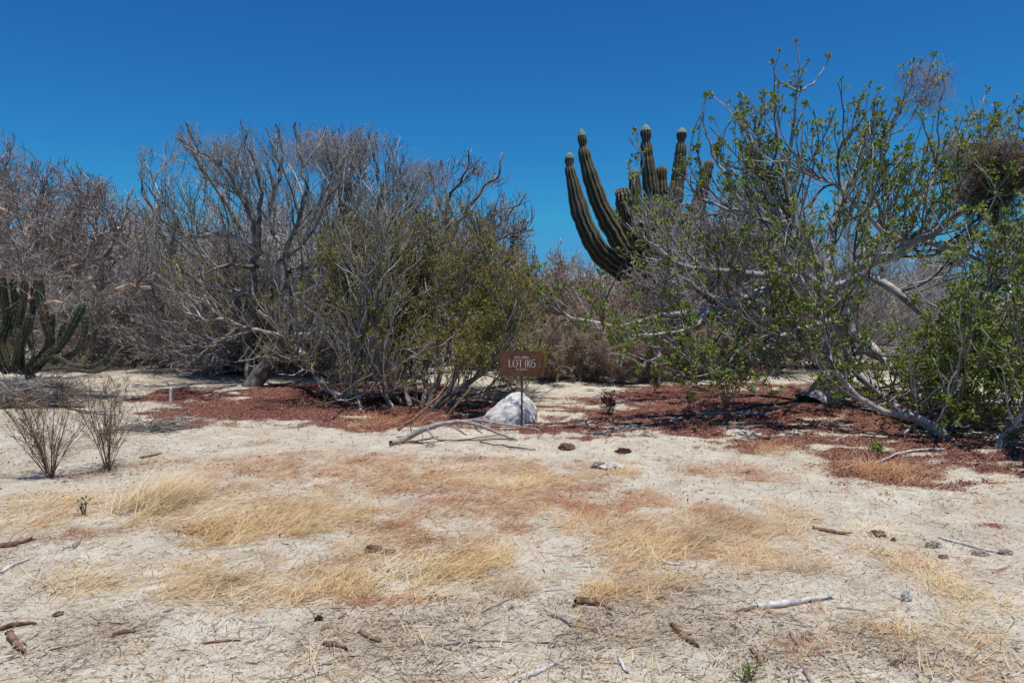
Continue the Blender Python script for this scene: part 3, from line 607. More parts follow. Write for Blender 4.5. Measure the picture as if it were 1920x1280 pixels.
# ---- tree with peeling orange bark at far left ---------------------------------
def peel_tree():
    D = 16.5; x, y = P(-70, 720, D)[:2]; base = np.array([x, y, gz(x, y)])
    t = empty("peeling_tree", base, "tree with peeling orange and white bark and a dark twiggy top, at the left edge", "tree")
    L = [
     ([(-80,740,D),(-70,660,D),(-60,580,D),(-50,520,D)], 22, 15),
     ([(-50,520,D),(0,500,D-.6),(60,490,D-1),(105,460,D-1.2),(135,410,D-1.2),(185,360,D-1.2),(190,335,D-1.2)], 13, 2),
     ([(0,500,D-.6),(50,515,D-1.2),(90,512,D-1.6),(125,505,D-1.8),(160,522,D-2),(190,540,D-2.1),(240,542,D-2.2),(285,540,D-2.2)], 9, 3.5),
     ([(120,505,D-1.8),(170,492,D-1.9),(200,484,D-2),(240,478,D-2),(275,455,D-2)], 6, 1.6),
     ([(170,490,D-1.9),(180,450,D-1.9),(178,420,D-1.8),(185,385,D-1.7),(182,330,D-1.6)], 6, 1.8),
     ([(178,445,D-1.9),(215,430,D-2),(245,440,D-2.1),(270,445,D-2.1)], 4, 1.4),
     ([(-50,520,D),(-20,450,D),(10,400,D+.2),(5,330,D+.3),(8,280,D+.3)], 12, 1.2),
     ([(60,490,D-1),(50,430,D-.8),(70,380,D-.6),(90,345,D-.5)], 6, 1.2),
     ([(-20,450,D),(40,425,D+.6),(100,420,D+1),(150,400,D+1.2),(165,340,D+1.3)], 7, 1.6),
     ([(105,460,D-1.2),(60,410,D-1.4),(20,400,D-1.5),(-30,370,D-1.5)], 5, 1.6),
     ([(200,484,D-2),(225,430,D-2),(240,390,D-2),(250,350,D-2)], 3.5, 1.4),
     ([(-50,530,D),(20,540,D-2),(60,560,D-2.6),(110,570,D-2.9)], 6, 2),
    ]
    LS[0] = .95; limbs = [limb(p, a, b, .07) for p, a, b in L]; LS[0] = 1.0
    g = Geo(); g.tubes(limbs[0][0], limbs[0][1], 12); g.build("trunk", M['peel_bark'], t, smooth=True)
    for q in limbs[1:]:
        g = Geo(); g.tubes(q[0], q[1] * 1.0, 8); g.build("limb", M['peel_bark'], t, smooth=True)
    PP, PR = stack(limbs[1:]); ctr = P(60, 520, D)
    poly = [(-260,200),(-60,230),(20,238),(40,260),(70,300),(130,285),(160,320),(215,330),(240,380),(290,420),(300,520),(270,560),(190,530),(-260,505)]
    b1, r1 = spawn(PP, PR, 190, (.5, 1.6), (30, 75), 8, .25, .03, .22, .15, .7, .02, ctr, .3, poly); r1 = np.maximum(r1, .008)
    b2, r2 = spawn(b1, r1, 1200, (.25, .8), (25, 65), 6, .25, .04, .20, .1, .6, .008, ctr, .15, poly)
    b3, r3 = spawn(b2, r2, 3600, (.08, .32), (25, 65), 3, .25, .04, .15, .1, .7, .0045, ctr, .1, poly)
    g = Geo(); g.tubes(b1, r1, 4); g.build("branches", M['twig_p'], t, kind="stuff", smooth=True)
    g = Geo(); g.tubes(b2, np.maximum(r2, .0065), 3); g.tubes(b3, np.maximum(r3, .0055), 3); g.build("twigs", M['twig_p'], t, kind="stuff")
    # pale vine tangle draped over the middle of the crown
    g = Geo(); pp, tt = along(b1, 520)
    x_, y_ = proj(pp); pp = pp[(y_ > 360) & (x_ < 190)]
    n = len(pp) * 2; c = np.repeat(pp, 2, 0); K = 7; q = np.empty((n, K, 3)); q[:, 0] = c; d = nrm(R.normal(0, 1, (n, 3)))
    for j in range(1, K):
        d = nrm(d + R.normal(0, .5, (n, 3)) + np.array([0, 0, -.12])); q[:, j] = q[:, j - 1] + d * .14
    g.tubes(q, np.full((n, K), .004), 3); g.build("vine_tangle", M['vine_pale'], t, kind="stuff")
peel_tree()

# ------------------------------------------------------------------ cacti
def ribbed(g, pts, rad, ribs, depth=.22, seed=0):
    """ribbed cactus column along pts; crest attribute for colour"""
    K = len(pts); S = ribs * 4
    T = np.gradient(pts, axis=0); T = nrm(T); ref = np.array([0.3, 1, 0.1])
    U = nrm(np.cross(T, ref)); W = np.cross(T, U); an = np.arange(S) * 2 * math.pi / S
    prof = np.array([1, .93, 1 - depth, .93] * ribs)
    V = pts[:, None] + rad[:, None, None] * prof[None, :, None] * (np.cos(an)[None, :, None] * U[:, None] + np.sin(an)[None, :, None] * W[:, None])
    k = np.arange(K - 1)[:, None] * S; q = np.arange(S)[None]; q2 = (q + 1) % S
    Fq = np.stack([k + q, k + q2, k + S + q2, k + S + q], -1).reshape(-1, 4)
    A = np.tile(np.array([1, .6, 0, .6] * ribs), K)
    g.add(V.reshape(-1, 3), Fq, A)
    # tip: close
    top = pts[-1] + T[-1] * rad[-1] * .3
    b = g.n; ring = (K - 1) * S
    Vt = np.vstack([V[-1], top]); n = S
    Ft = np.stack([np.arange(0, n, 2), np.arange(1, n, 2), (np.arange(2, n + 2, 2)) % n, np.full(n // 2, n)], -1)
    g.add(Vt, Ft, np.append(np.array([1, .6, 0, .6] * ribs), .5))
def dome(rad, n=7):
    """rounds the last n radii to a dome"""
    t = np.linspace(0, 1, n); rad = rad.copy(); rad[-n:] *= np.sqrt(np.clip(1 - (t * .97) ** 2.4, 0.02, 1)); return rad
def areoles(g, pts, rad, ribs, step=2):
    T = nrm(np.gradient(pts, axis=0)); U = nrm(np.cross(T, np.array([0.3, 1, 0.1]))); W = np.cross(T, U)
    Pn = []; Dn = []
    for k in range(2, len(pts) - 1, step):
        for r in range(ribs):
            a = r * 2 * math.pi / ribs; d = math.cos(a) * U[k] + math.sin(a) * W[k]
            for _ in range(3):
                Pn.append(pts[k] + d * rad[k]); Dn.append(d + R.normal(0, .6, 3))
    Pn = np.array(Pn); Dn = nrm(np.array(Dn)); L = R.uniform(.25, .55, len(Pn))[:, None] * rad.max()
    q = np.stack([Pn, Pn + Dn * L], 1); g.tubes(q, np.tile(np.array([[.0035, .0008]]), (len(q), 1)), 3)
def cardon():
    D = 22.0; x, y = P(1215, 690, D)[:2]; base = np.array([x, y, gz(x, y)])
    t = empty("cardon_cactus", base, "giant branching columnar cactus with upright ribbed arms, left of the leafy tree", "cactus")
    def col(name, pts, r, ribs, tipm=False, neck=None, lab=None):
        w3 = np.array([P(*p) for p in pts]); n = 46
        rw = np.array(r) * D / F
        c = cr(np.column_stack([w3, rw]), n); pts_ = c[:, :3]; rad = np.maximum(c[:, 3] * 1.16, .02)
        rad *= 1 + .06 * np.sin(np.arange(n) * .7 + R.uniform(0, 6)) * np.sin(np.arange(n) * .23 + R.uniform(0, 6)) + R.normal(0, .02, n); pts_[2:-4] += R.normal(0, .008, (n - 6, 3))
        if neck: rad[-neck - 3:-neck] *= np.array([.86, .62, .86])
        rad = dome(rad, 4)
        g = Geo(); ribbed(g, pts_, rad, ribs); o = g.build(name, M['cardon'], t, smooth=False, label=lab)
        if neck:
            k = neck - 1; g = Geo(); ribbed(g, pts_[-k:], rad[-k:] * 1.035, ribs, .12); tp = g.build("tip", M['cardon_tip'], o)
            tp.location = (0, 0, 0); tp.matrix_parent_inverse.identity()
            me = tp.data; me.transform(__import__('mathutils').Matrix.Translation(-t.location))
        return o
    d = D
    col("trunk", [(1218,700,d),(1214,620,d),(1206,560,d),(1212,505,d),(1218,470,d)], [27,27,26,24,16], 14)
    col("arm", [(1205,545,d),(1170,510,d-.1),(1130,478,d-.4),(1104,440,d-.6),(1086,390,d-.6),(1075,345,d-.6),(1068,312,d-.6),(1068,286,d-.6)], [15,18,17,16,14,10.5,8,6.5], 11, neck=5)
    col("arm", [(1208,530,d),(1180,480,d+.1),(1150,430,d+.2),(1126,385,d+.2),(1108,335,d+.2),(1096,290,d+.2),(1089,242,d+.2)], [15,18,17,15,13,10,6], 11, neck=4)
    col("arm", [(1215,500,d),(1200,450,d-.5),(1180,410,d-.7),(1170,375,d-.8),(1166,352,d-.8)], [16,18,16,13,11], 12)
    col("arm", [(1216,500,d),(1225,430,d),(1222,370,d),(1214,300,d),(1210,234,d)], [15,15,13,11,8.5], 11, neck=4)
    col("arm", [(1222,500,d),(1250,440,d-.3),(1262,390,d-.4),(1272,330,d-.4),(1276,285,d-.4),(1279,240,d-.4)], [14,15,14,11,9,8], 11, neck=4)
    col("arm", [(1225,510,d),(1280,460,d+.2),(1305,400,d+.4),(1320,340,d+.5),(1332,300,d+.5)], [14,16,13,10,8], 11)
    col("arm", [(1214,500,d),(1200,440,d+.5),(1192,400,d+.6),(1190,345,d+.7),(1188,320,d+.7)], [12,13,12,10,8], 11)
    col("arm", [(1220,500,d),(1238,430,d+.6),(1240,370,d+.7),(1240,310,d+.7)], [12,13,12,9], 11)
    col("arm", [(1222,505,d),(1265,480,d-.7),(1282,440,d-.9),(1278,396,d-1)], [12,13,12,10], 11)
    col("arm", [(1220,515,d),(1275,490,d+.6),(1300,460,d+.8),(1318,415,d+.9),(1322,395,d+.9)], [12,14,13,11,9], 11)
cardon()
def pitaya():
    D = 14.0; x, y = P(55, 728, D)[:2]; base = np.array([x, y, gz(x, y)])
    t = empty("organ_pipe_cactus", base, "dark green spiny cactus with upright leaning arms, at the left edge behind dry twigs", "cactus")
    arms = [
     ([(40,700,0),(92,650,-.2),(84,600,-.3),(76,560,-.3),(69,508,-.3)], 8),
     ([(60,700,0),(85,672,-.4),(115,645,-.6),(138,605,-.7),(158,568,-.7)], 7.5),
     ([(100,680,-.3),(135,665,-.6),(150,645,-.7),(158,618,-.7),(160,588,-.7)], 6),
     ([(30,700,0),(15,640,.1),(28,590,.2),(29,560,.2),(24,522,.2)], 7),
     ([(35,700,0),(30,640,-.3),(38,595,-.4),(43,565,-.4),(47,525,-.4)], 6.5),
     ([(20,700,0),(0,640,0),(12,600,.1),(6,555,.1),(0,505,.1)], 8),
     ([(40,690,0),(38,650,-.4),(48,622,-.5),(56,588,-.6)], 7),
     ([(75,680,-.2),(105,660,.1),(112,640,.2),(122,605,.2)], 6),
     ([(90,665,.1),(95,640,.2),(97,618,.2),(99,588,.2)], 5),
     ([(150,690,-.2),(165,665,0),(174,640,.1),(181,612,.1)], 4.5),
     ([(60,690,-.3),(100,668,-.6),(130,682,-1),(160,688,-1.3),(190,680,-1.5),(208,660,-1.5),(221,640,-1.5)], 4),
     ([(70,695,-.3),(120,690,-1),(170,697,-1.6),(200,690,-1.8),(222,668,-1.8)], 3.2),
     ([(10,700,0),(-20,650,-.3),(-30,600,-.4),(-28,540,-.4)], 8), ([(5,690,0),(-8,630,.4),(-12,570,.5),(-6,520,.5)], 7),
     ([(25,690,-.3),(30,665,-.6),(34,640,-.7),(32,615,-.7)], 5), ([(60,655,.2),(55,620,.3),(62,575,.4),(64,530,.4)], 5.5),
    ]
    for pts, r in arms:
        w3 = np.array([P(a, b, D + c) for a, b, c in pts]); c = cr(w3, 30)
        rad = np.full(30, r * D / F); rad[:4] *= np.linspace(.6, 1, 4); rad = dome(rad * (1 + R.normal(0, .02, 30)), 4)
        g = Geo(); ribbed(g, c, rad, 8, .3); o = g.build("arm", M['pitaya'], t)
        s = Geo(); areoles(s, c, rad, 8); sp = s.build("spines", M['vine_pale'], o, kind="stuff")
        sp.data.transform(__import__('mathutils').Matrix.Translation(-t.location))
    g = Geo(); g.tubes(np.array([P(62, 735, D), P(58, 715, D), P(55, 690, D)]), np.array([.13, .1, .09]), 9)
    g.build("trunk", M['brown_wood'], t, smooth=True)
pitaya()

# ------------------------------------------------------------------ thicket shrubs (prototypes at the origin, then copies)
def shrub_proto(name, h, spread, nst, n1, n2, n3, tw, leafm=None, lf=0, seed=0, thick=.02, dense_vine=0, stemmat='grey_bark'):
    t = empty(name, (0, 0, 0), "", "shrub")
    st = []
    for i in range(nst):
        a = R.uniform(0, 2 * math.pi); s = R.uniform(.25, 1) * spread; hh = h * R.uniform(.6, 1)
        p = np.array([[0, 0, -.05], [math.cos(a) * s * .25, math.sin(a) * s * .25, hh * .3], [math.cos(a) * s * .65, math.sin(a) * s * .65, hh * .68], [math.cos(a) * s, math.sin(a) * s, hh * .95]])
        p[0, :2] = R.normal(0, spread * .09, 2); p[1:] += R.normal(0, .13, (3, 3)) * h / 3
        c = cr(p, KL); c += np.cumsum(R.normal(0, .012, (KL, 3)), 0) * h / 3
        st.append((c, np.linspace(thick, .006, KL) * R.uniform(.7, 1.2)))
    PP, PR = stack(st); g = Geo(); g.tubes(PP, PR, 5); g.build("stems", M[stemmat], t, smooth=True)
    c0 = np.array([0, 0, h * .35])
    b1, r1 = spawn(PP, PR, n1, (h * .15, h * .42), (20, 70), 7, .2, .04, .18, .05, .6, .011, c0, .35, None, .35, .03)
    b2, r2 = spawn(b1, r1, n2, (h * .08, h * .22), (20, 65), 5, .18, .04, .18, .05, .65, .007, c0, .2)
    b3, r3 = spawn(b2, r2, n3, (h * .03, h * .1), (20, 65), 3, .18, .04, .16, .05, .7, .0055, c0, .1)
    g = Geo(); g.tubes(b1, np.maximum(r1, .009), 3); g.tubes(b2, np.maximum(r2, .0075), 3); g.tubes(b3, np.maximum(r3, .0065), 3)
    g.build("twigs", M[tw], t, kind="stuff")
    if leafm:
        g = Geo(); k = R.random(len(b3)) < lf
        rosettes(g, b3[k, -1], nrm(b3[k, -1] - b3[k, -2]), 3, (.04, .09), (.02, .045), .04)
        g.build("leaves", M[leafm], t, kind="stuff")
    return t
def place(proto, px, d, sc_=1.0, label=None, group=None, used=set()):
    x = (px - 960) / F * d; z = gz(x, d) if d < 30 else 0
    rz = R.uniform(0, 6.28); s = (sc_ * R.uniform(.92, 1.08), sc_ * R.uniform(.92, 1.08), sc_)
    if proto.name not in used:
        used.add(proto.name); proto.location = (x, d, z); proto.rotation_euler = (0, 0, rz); proto.scale = s
        proto["label"] = label; proto["group"] = group; return proto
    return dup(proto, (x, d, z), rz, s, label, group)
PA = shrub_proto("thicket_shrub", 4.2, 2.0, 13, 260, 1300, 3000, 'twig_bg')
PB = shrub_proto("thicket_shrub", 3.8, 2.2, 11, 240, 1200, 3000, 'twig_bg', 'leaf_tan', .25)
PC = shrub_proto("thicket_shrub", 4.6, 1.7, 12, 240, 1200, 3000, 'twig_p')
PD = shrub_proto("vine_covered_shrub", 2.8, 2.0, 14, 260, 1700, 5200, 'vine', 'leaf_pale', .55)
PE = shrub_proto("olive_shrub", 2.6, 1.6, 12, 220, 1200, 3400, 'twig_b', 'leaf_olive', .5)
LG = "leafless grey brown shrub in the tangled thicket behind the left-hand trees"
for i, (px, d, s) in enumerate([(30,21,1.05),(110,24,1.1),(190,27,1.15),(250,22,.95),(305,30,1.2),(350,24,1.05),(410,21,.95),(450,27,1.15),(520,23,1.1),(560,30,1.0),
        (600,21,1),(650,26,1.15),(700,22,1.05),(740,30,1.0),(780,22,.95),(820,26,1.0),(880,23,.95),(150,20.5,.9),(-40,26,1.2),(-90,21,1.1),(230,34,1.1),(380,36,1.1),(500,38,1.1),(650,38,1.1),(100,36,1.2),(780,38,1.0),(880,34,1.0),(-140,32,1.3),(310,21,.85),(460,34,1.1),(560,25,1.1),(720,35,1.05),(170,23,1.0),(280,26,1.05),(420,18.8,.72),(480,18.6,.8),(545,19,.85),(610,18.6,.8),(680,18.2,.75),(350,19.5,.7),(740,18.5,.75)]):
    place([PA, PB, PA, PC][i % 4], px, d, s, LG, "leafless shrubs of the left thicket")
MG = "pale brown dried up shrub smothered in dead vines, under and left of the cactus"
for px, d, s in [(1060,19.5,.85),(1140,20,.82),(1010,22,.95),(1210,19.5,.7),(1110,17.5,.55),(1280,18.5,.6),(1040,17.2,.5),(1165,17,.45),(1230,17.4,.5),(1340,18,.5),(1290,23,.8),(1100,26,1.15),(1380,24,.8)]:
    place(PD, px, d, s, MG, "vine smothered shrubs under the cactus")
OG = "sparse olive leaved shrub standing in the middle distance right of the sign"
for px, d, s in [(990,19,.85),(960,26,1.05),(1090,17.5,.5),(1180,18.5,.55),(1430,21,.6),(940,21,.9),(1250,27,.9),(1330,20.5,.5)]:
    place(PE, px, d, s, OG, "olive shrubs in the middle distance")
RG = "low grey shrub far behind the leafy tree on the right"
for i, (px, d, s) in enumerate([(1010,34,.85),(1090,40,.9),(1180,36,.85),(1260,42,.9),(1350,34,.75),(1420,40,.85),(1480,30,.6),(1530,45,.8),(1600,38,.62),(1680,46,.68),(1750,38,.55),(1820,44,.6),(1890,36,.5),(1960,42,.6),(1380,28,.8),(1450,33,1.0),(1320,30,.95),(1560,29,.5),(1850,30,.5),(1700,31,.5),(1620,26,.5),(1760,27,.48),(1560,24,.5),(1900,25,.5),(1680,35,.75),(1800,34,.7),(1470,25,.62),(1400,23,.6),(2050,36,.6),(950,40,.9),(1500,38,.9)]):
    place([PB, PA, PD][i % 3], px, d, s, RG, "low shrubs far behind the leafy tree")
BG = "tall pale leafless shrub standing close behind the leafy tree"
for i, (px, d, s_) in enumerate([(1310,18.5,.95),(1380,20,1.1),(1450,19,1.0),(1530,21,1.05),(1600,20,.9),(1350,22,1.2),(1700,21,.8),(1250,20.5,.7),(1800,22,.75)]):
    place([PA, PB, PC][i % 3], px, d, s_, BG, "tall pale shrubs behind the leafy tree")
# dead twig heaps behind the sign on the right
def brush(name, px, py, wpx, hm, n, label, mat='twig_g'):
    c = G(px, py); Wd = wpx * c[1] / F; t = empty(name, c, label, "brush pile", "heaps of dead grey brush")
    K = 7; a = R.normal(0, .5, n) + (R.random(n) < .5) * math.pi; p = np.empty((n, K, 3))
    p[:, 0] = c + np.column_stack([R.normal(0, .42, n) * Wd, R.normal(0, .3, n) * Wd, R.random(n) * hm * .35 + .02])
    d = np.column_stack([np.cos(a), np.sin(a) * .6, R.uniform(.0, .75, n)])
    for j in range(1, K):
        d = nrm(d + R.normal(0, .16, (n, 3)) + np.array([0, 0, -.09])); p[:, j] = p[:, j - 1] + d * .1 * R.uniform(.7, 1.5, n)[:, None]
    p[:, :, 2] = np.maximum(p[:, :, 2], c[2] + .01)
    g = Geo(); g.tubes(p, np.linspace(.0055, .002, K)[None] * R.uniform(.6, 1.7, n)[:, None], 3); g.build("twigs", M[mat], t, kind="stuff")
brush("brush_pile", 1085, 705, 75, .6, 900, "widest heap of dead grey twigs right of the sign board")
brush("brush_pile", 1180, 693, 60, .5, 500, "heap of dead grey twigs under the long pale limb of the leafy tree")
brush("brush_pile", 1000, 712, 45, .35, 420, "small heap of dead twigs directly behind the sign post")
brush("brush_pile", 430, 700, 60, .6, 700, "dark heap of twigs against the foot of the leaning grey tree", 'twig_b')
brush("brush_pile", 300, 668, 60, .6, 420, "grey heap of broken branches at far left beyond the sand clearing")
brush("brush_pile", 45, 760, 75, .9, 1300, "heap of dry twigs round the foot of the spiny cactus at the left edge")
brush("brush_pile", 950, 745, 60, .25, 260, "low twiggy remains just behind the white boulder")
brush("brush_pile", 560, 690, 50, .4, 300, "twiggy heap under the crossing limbs of the grey tree", 'twig_b')
brush("brush_pile", 290, 806, 24, .06, 110, "tiny pale twig heap on the sand near the white stake")

# far scrub on the horizon
def far_scrub():
    g = Geo(); gl = Geo()
    for i in range(110):
        d = R.uniform(48, 230); x = R.uniform(-1.0, 1.15) * d; h = R.uniform(1.4, 4.0) * (1.0 if x < .15 * d else .62); n = 120
        a = R.uniform(0, 6.28, n); s = R.uniform(.1, 1, n) * h * .75; z = h * R.uniform(.5, 1, n) * np.sqrt(np.clip(1 - (s / (h * .9)) ** 2, .1, 1))
        b = np.column_stack([np.full(n, x), np.full(n, d), np.full(n, -.1)]); e = b + np.column_stack([np.cos(a) * s, np.sin(a) * s, z])
        m_ = (b + e) / 2 + R.normal(0, h * .07, (n, 3)); b = b + R.normal(0, h * .25, (n, 3)) * np.array([1, 1, .1])
        g.tubes(np.stack([b, m_, e], 1), np.tile([[.03, .022, .01]], (n, 1)), 3)
        c = np.repeat(e, 2, 0) + R.normal(0, h * .1, (2 * n, 3)); gl.quads(c, R.normal(0, 1, c.shape), R.normal(0, 1, c.shape), .3, .07)
    g.A[-1] = g.A[-1]; g.build("distant_scrub", M['twig_bg'], kind="stuff")
    gl.build("distant_scrub", M['twig_b'], kind="stuff")
far_scrub()

# ------------------------------------------------------------------ vine clumps and nest
def vineball(name, px, py, d, r, n, mat, label, cat, squash=(1, 1, .9), rad=.003, grav=-.06, K=9, step=.07):
    c = P(px, py, d); t = empty(name, c, label, cat)
    q = np.empty((n, K, 3)); u = nrm(R.normal(0, 1, (n, 3))) * (R.random(n) ** .5)[:, None] * r; q[:, 0] = c + u * np.array(squash)
    dd = nrm(np.cross(u, R.normal(0, 1, (n, 3))))
    for j in range(1, K):
        back = (c - q[:, j - 1]) / r; dd = nrm(dd + R.normal(0, .35, (n, 3)) + back * .22 + np.array([0, 0, grav])); q[:, j] = q[:, j - 1] + dd * step
    g = Geo(); g.tubes(q, np.full((n, K), rad) * R.uniform(.6, 1.4, n)[:, None], 3); g.build("strands", M[mat], t, kind="stuff")
    return t
D0 = G(1532, 756)[1]
vineball("dry_nest", 1885, 315, D0 - 1.6, .56, 1500, 'nest', "big brown matted clump of dry vines hanging in the leafy tree at the right edge", "vine clump")
vineball("dry_vine_clump", 1850, 365, D0 - 1.5, .45, 800, 'nest', "grey loose tangle of vines just below the brown matted clump", "vine clump")
vineball("dry_vine_clump", 1735, 165, D0 + 1.0, .62, 330, 'vine_pale', "pale wispy dry vine draped over the topmost branches of the leafy tree", "vine clump", (1, .6, 1.1), .0025)
vineball("dry_vine_clump", 1800, 285, D0, .35, 220, 'vine_pale', "small pale vine wisp between the top wisp and the brown clump", "vine clump", (1, .8, .8), .0025)
DL = G(478, 722)[1]
vineball("dry_vine_clump", 685, 270, DL + 1, .45, 170, 'vine_pale', "pinkish tuft of dry vine on the highest right part of the grey tree", "vine clump", (1.5, .8, .8), .0026)
vineball("dry_vine_clump", 600, 285, DL + .6, .9, 900, 'vine_pale', "wide pale veil of dry vine over the top of the grey tree", "vine clump", (1.3, .8, .6), .0026)
vineball("dry_vine_clump", 425, 290, DL, .7, 380, 'vine_pale', "thin pale veil of vine on the left part of the grey tree", "vine clump", (1.3, .8, .7), .0024)
vineball("dry_vine_clump", 790, 330, DL + 1, .7, 420, 'vine_pale', "thin whitish vine strands at the right shoulder of the grey tree", "vine clump", (1.2, .8, .8), .0024)

# ------------------------------------------------------------------ the sign
def sign():
    b = G(980, 798); d = b[1]; t = empty("lot_sign", b, "rust brown metal sign reading LOT 005 on a thin post before the white boulder", "sign")
    k = .69 / 1560.0                                             # board units to metres
    cxu, cyu = 910, 595
    C0 = P(978, 681, d)
    def pt(u, v, off): return np.array([C0[0] + (u - cxu) * k, d - off, C0[2] - (v - cyu) * k - (u - cxu) * k * .012])
    import bmesh
    def slab(poly, y0, y1):
        n = len(poly); V = [pt(u, v, y0) for u, v in poly] + [pt(u, v, y1) for u, v in poly]
        return V, n
    m, n_, bs = mat_new("corten_steel", .75)
    N = n_.nodes.new; tc = N("ShaderNodeTexCoord"); nz = N("ShaderNodeTexNoise"); nz.inputs["Scale"].default_value = 9; nz.inputs["Detail"].default_value = 6
    n_.links.new(tc.outputs["Object"], nz.inputs["Vector"]); r = ramp(n_, [(.3, (.10, .045, .024)), (.55, (.15, .07, .037)), (.75, (.20, .10, .055))])
    n_.links.new(nz.outputs[0], r.inputs[0]); n_.links.new(r.outputs[0], bs.inputs["Base Color"])
    bm = bmesh.new()
    outl = [(130, 150), (900, 146), (1688, 158), (1696, 600), (1700, 1058), (900, 1052), (136, 1042), (132, 600)]
    fr = [bm.verts.new(pt(u, v, .012)) for u, v in outl]; bk = [bm.verts.new(pt(u, v, .004)) for u, v in outl]
    bm.faces.new(fr[::-1]); bm.faces.new(bk)
    for i in range(8): bm.faces.new([fr[i], fr[(i + 1) % 8], bk[(i + 1) % 8], bk[i]])
    bmesh.ops.recalc_face_normals(bm, faces=bm.faces)
    me = bpy.data.meshes.new("board"); bm.to_mesh(me); bm.free(); me.transform(__import__('mathutils').Matrix.Translation(-t.location)); me.materials.append(m)
    o = bpy.data.objects.new("board", me); sc.collection.objects.link(o); o.parent = t
    # post: slim square tube behind the board
    bm = bmesh.new(); hw = .0155
    top = pt(920, 300, 0)[2]; vs = []
    for z in (b[2] - .15, top):
        for sx, sy in ((-1, -1), (1, -1), (1, 1), (-1, 1)): vs.append(bm.verts.new((C0[0] + .004 + sx * hw, d + .0185 + sy * hw, z)))
    for i in range(4): bm.faces.new([vs[i], vs[(i + 1) % 4], vs[4 + (i + 1) % 4], vs[4 + i]])
    bm.faces.new(vs[4:]); bmesh.ops.recalc_face_normals(bm, faces=bm.faces)
    bmesh.ops.bevel(bm, geom=[e for e in bm.edges if abs(e.verts[0].co.z - e.verts[1].co.z) > .5], offset=.003, segments=2, affect='EDGES')
    me = bpy.data.meshes.new("post"); bm.to_mesh(me); bm.free(); me.transform(__import__('mathutils').Matrix.Translation(-t.location)); me.materials.append(m)
    o = bpy.data.objects.new("post", me); sc.collection.objects.link(o); o.parent = t
    ml, nl, bl = mat_new("cream_lettering", .6); bl.inputs["Base Color"].default_value = (.78, .66, .58, 1)
    def stroke(g, pts, w, smooth=True):
        p = cr([(a, c, ww) for (a, c), ww in zip(pts, w)], 14) if smooth and len(pts) > 2 else np.array([(a, c, ww) for (a, c), ww in zip(pts, w)], float)
        T = np.gradient(p[:, :2], axis=0); T /= np.maximum(np.linalg.norm(T, axis=1, keepdims=True), 1e-6); Nn = np.stack([-T[:, 1], T[:, 0]], 1)
        a = p[:, :2] + Nn * p[:, 2:3] / 2; c = p[:, :2] - Nn * p[:, 2:3] / 2; V = []
        for q, e in zip(a, c): V += [pt(q[0], q[1], .0145), pt(e[0], e[1], .0145)]
        V = np.array(V); i = np.arange(len(p) - 1) * 2
        g.add(V, np.stack([i, i + 1, i + 3, i + 2], -1))
    def ring(g, cx, cy, rx, ry, wt, wn):
        n = 28; a = np.linspace(0, 2 * math.pi, n + 1); wx = wn + (wt - wn) * np.abs(np.cos(a)) ** 1.3; V = []
        for ai, ww in zip(a, wx):
            V += [pt(cx + math.cos(ai) * rx, cy + math.sin(ai) * ry, .0145), pt(cx + math.cos(ai) * (rx - ww), cy + math.sin(ai) * (ry - ww * .75), .0145)]
        i = np.arange(n) * 2; g.add(np.array(V), np.stack([i, i + 1, i + 3, i + 2], -1))
    y0, y1 = 452, 728
    def ch(f):
        g = Geo(); f(g); g.build("letter", ml, t)
    def fL(g): stroke(g, [(470, y0), (470, y1)], [26, 26], 0); stroke(g, [(440, y0 + 5), (500, y0 + 5)], [10, 10], 0); stroke(g, [(440, y1 - 6), (575, y1 - 6)], [13, 13], 0); stroke(g, [(572, y1 - 10), (582, y1 - 62)], [15, 6], 0)
    def fO(g): ring(g, 685, 590, 90, 142, 27, 12)
    def fT(g): stroke(g, [(868, y0), (868, y1)], [27, 27], 0); stroke(g, [(792, y0 + 7), (942, y0 + 7)], [13, 13], 0); stroke(g, [(796, y0 + 10), (790, y0 + 50)], [12, 5], 0); stroke(g, [(938, y0 + 10), (944, y0 + 50)], [12, 5], 0); stroke(g, [(835, y1 - 5), (902, y1 - 5)], [10, 10], 0)
    def f0(g): ring(g, 1083, 590, 54, 142, 24, 11)
    def f00(g): ring(g, 1210, 590, 60, 142, 25, 11)
    def f5(g): stroke(g, [(1322, y0 + 9), (1395, y0 + 9)], [20, 16], 0); stroke(g, [(1318, y0 + 6), (1306, 575)], [12, 12], 0); stroke(g, [(1302, 578), (1345, 556), (1382, 600), (1388, 650), (1362, 705), (1320, 726), (1288, 708)], [9, 16, 24, 27, 22, 14, 20])
    for f in (fL, fO, fT, f0, f00, f5): ch(f)
    FONT = {'M': [[(0, 6), (0, 0), (2, 4), (4, 0), (4, 6)]], 'Z': [[(0, 0), (4, 0), (0, 6), (4, 6)]], 'A': [[(0, 6), (2, 0), (4, 6)], [(.8, 4), (3.2, 4)]],
            '0': [[(0, 0), (4, 0), (4, 6), (0, 6), (0, 0)]], '6': [[(4, 0), (0, 0), (0, 6), (4, 6), (4, 3), (0, 3)]], 'D': [[(0, 0), (3, 0), (4, 1.5), (4, 4.5), (3, 6), (0, 6), (0, 0)]],
            'E': [[(4, 0), (0, 0), (0, 6), (4, 6)], [(0, 3), (3, 3)]], 'C': [[(4, 0), (0, 0), (0, 6), (4, 6)]], 'O': [[(0, 0), (4, 0), (4, 6), (0, 6), (0, 0)]], 'P': [[(0, 6), (0, 0), (4, 0), (4, 3), (0, 3)]]}
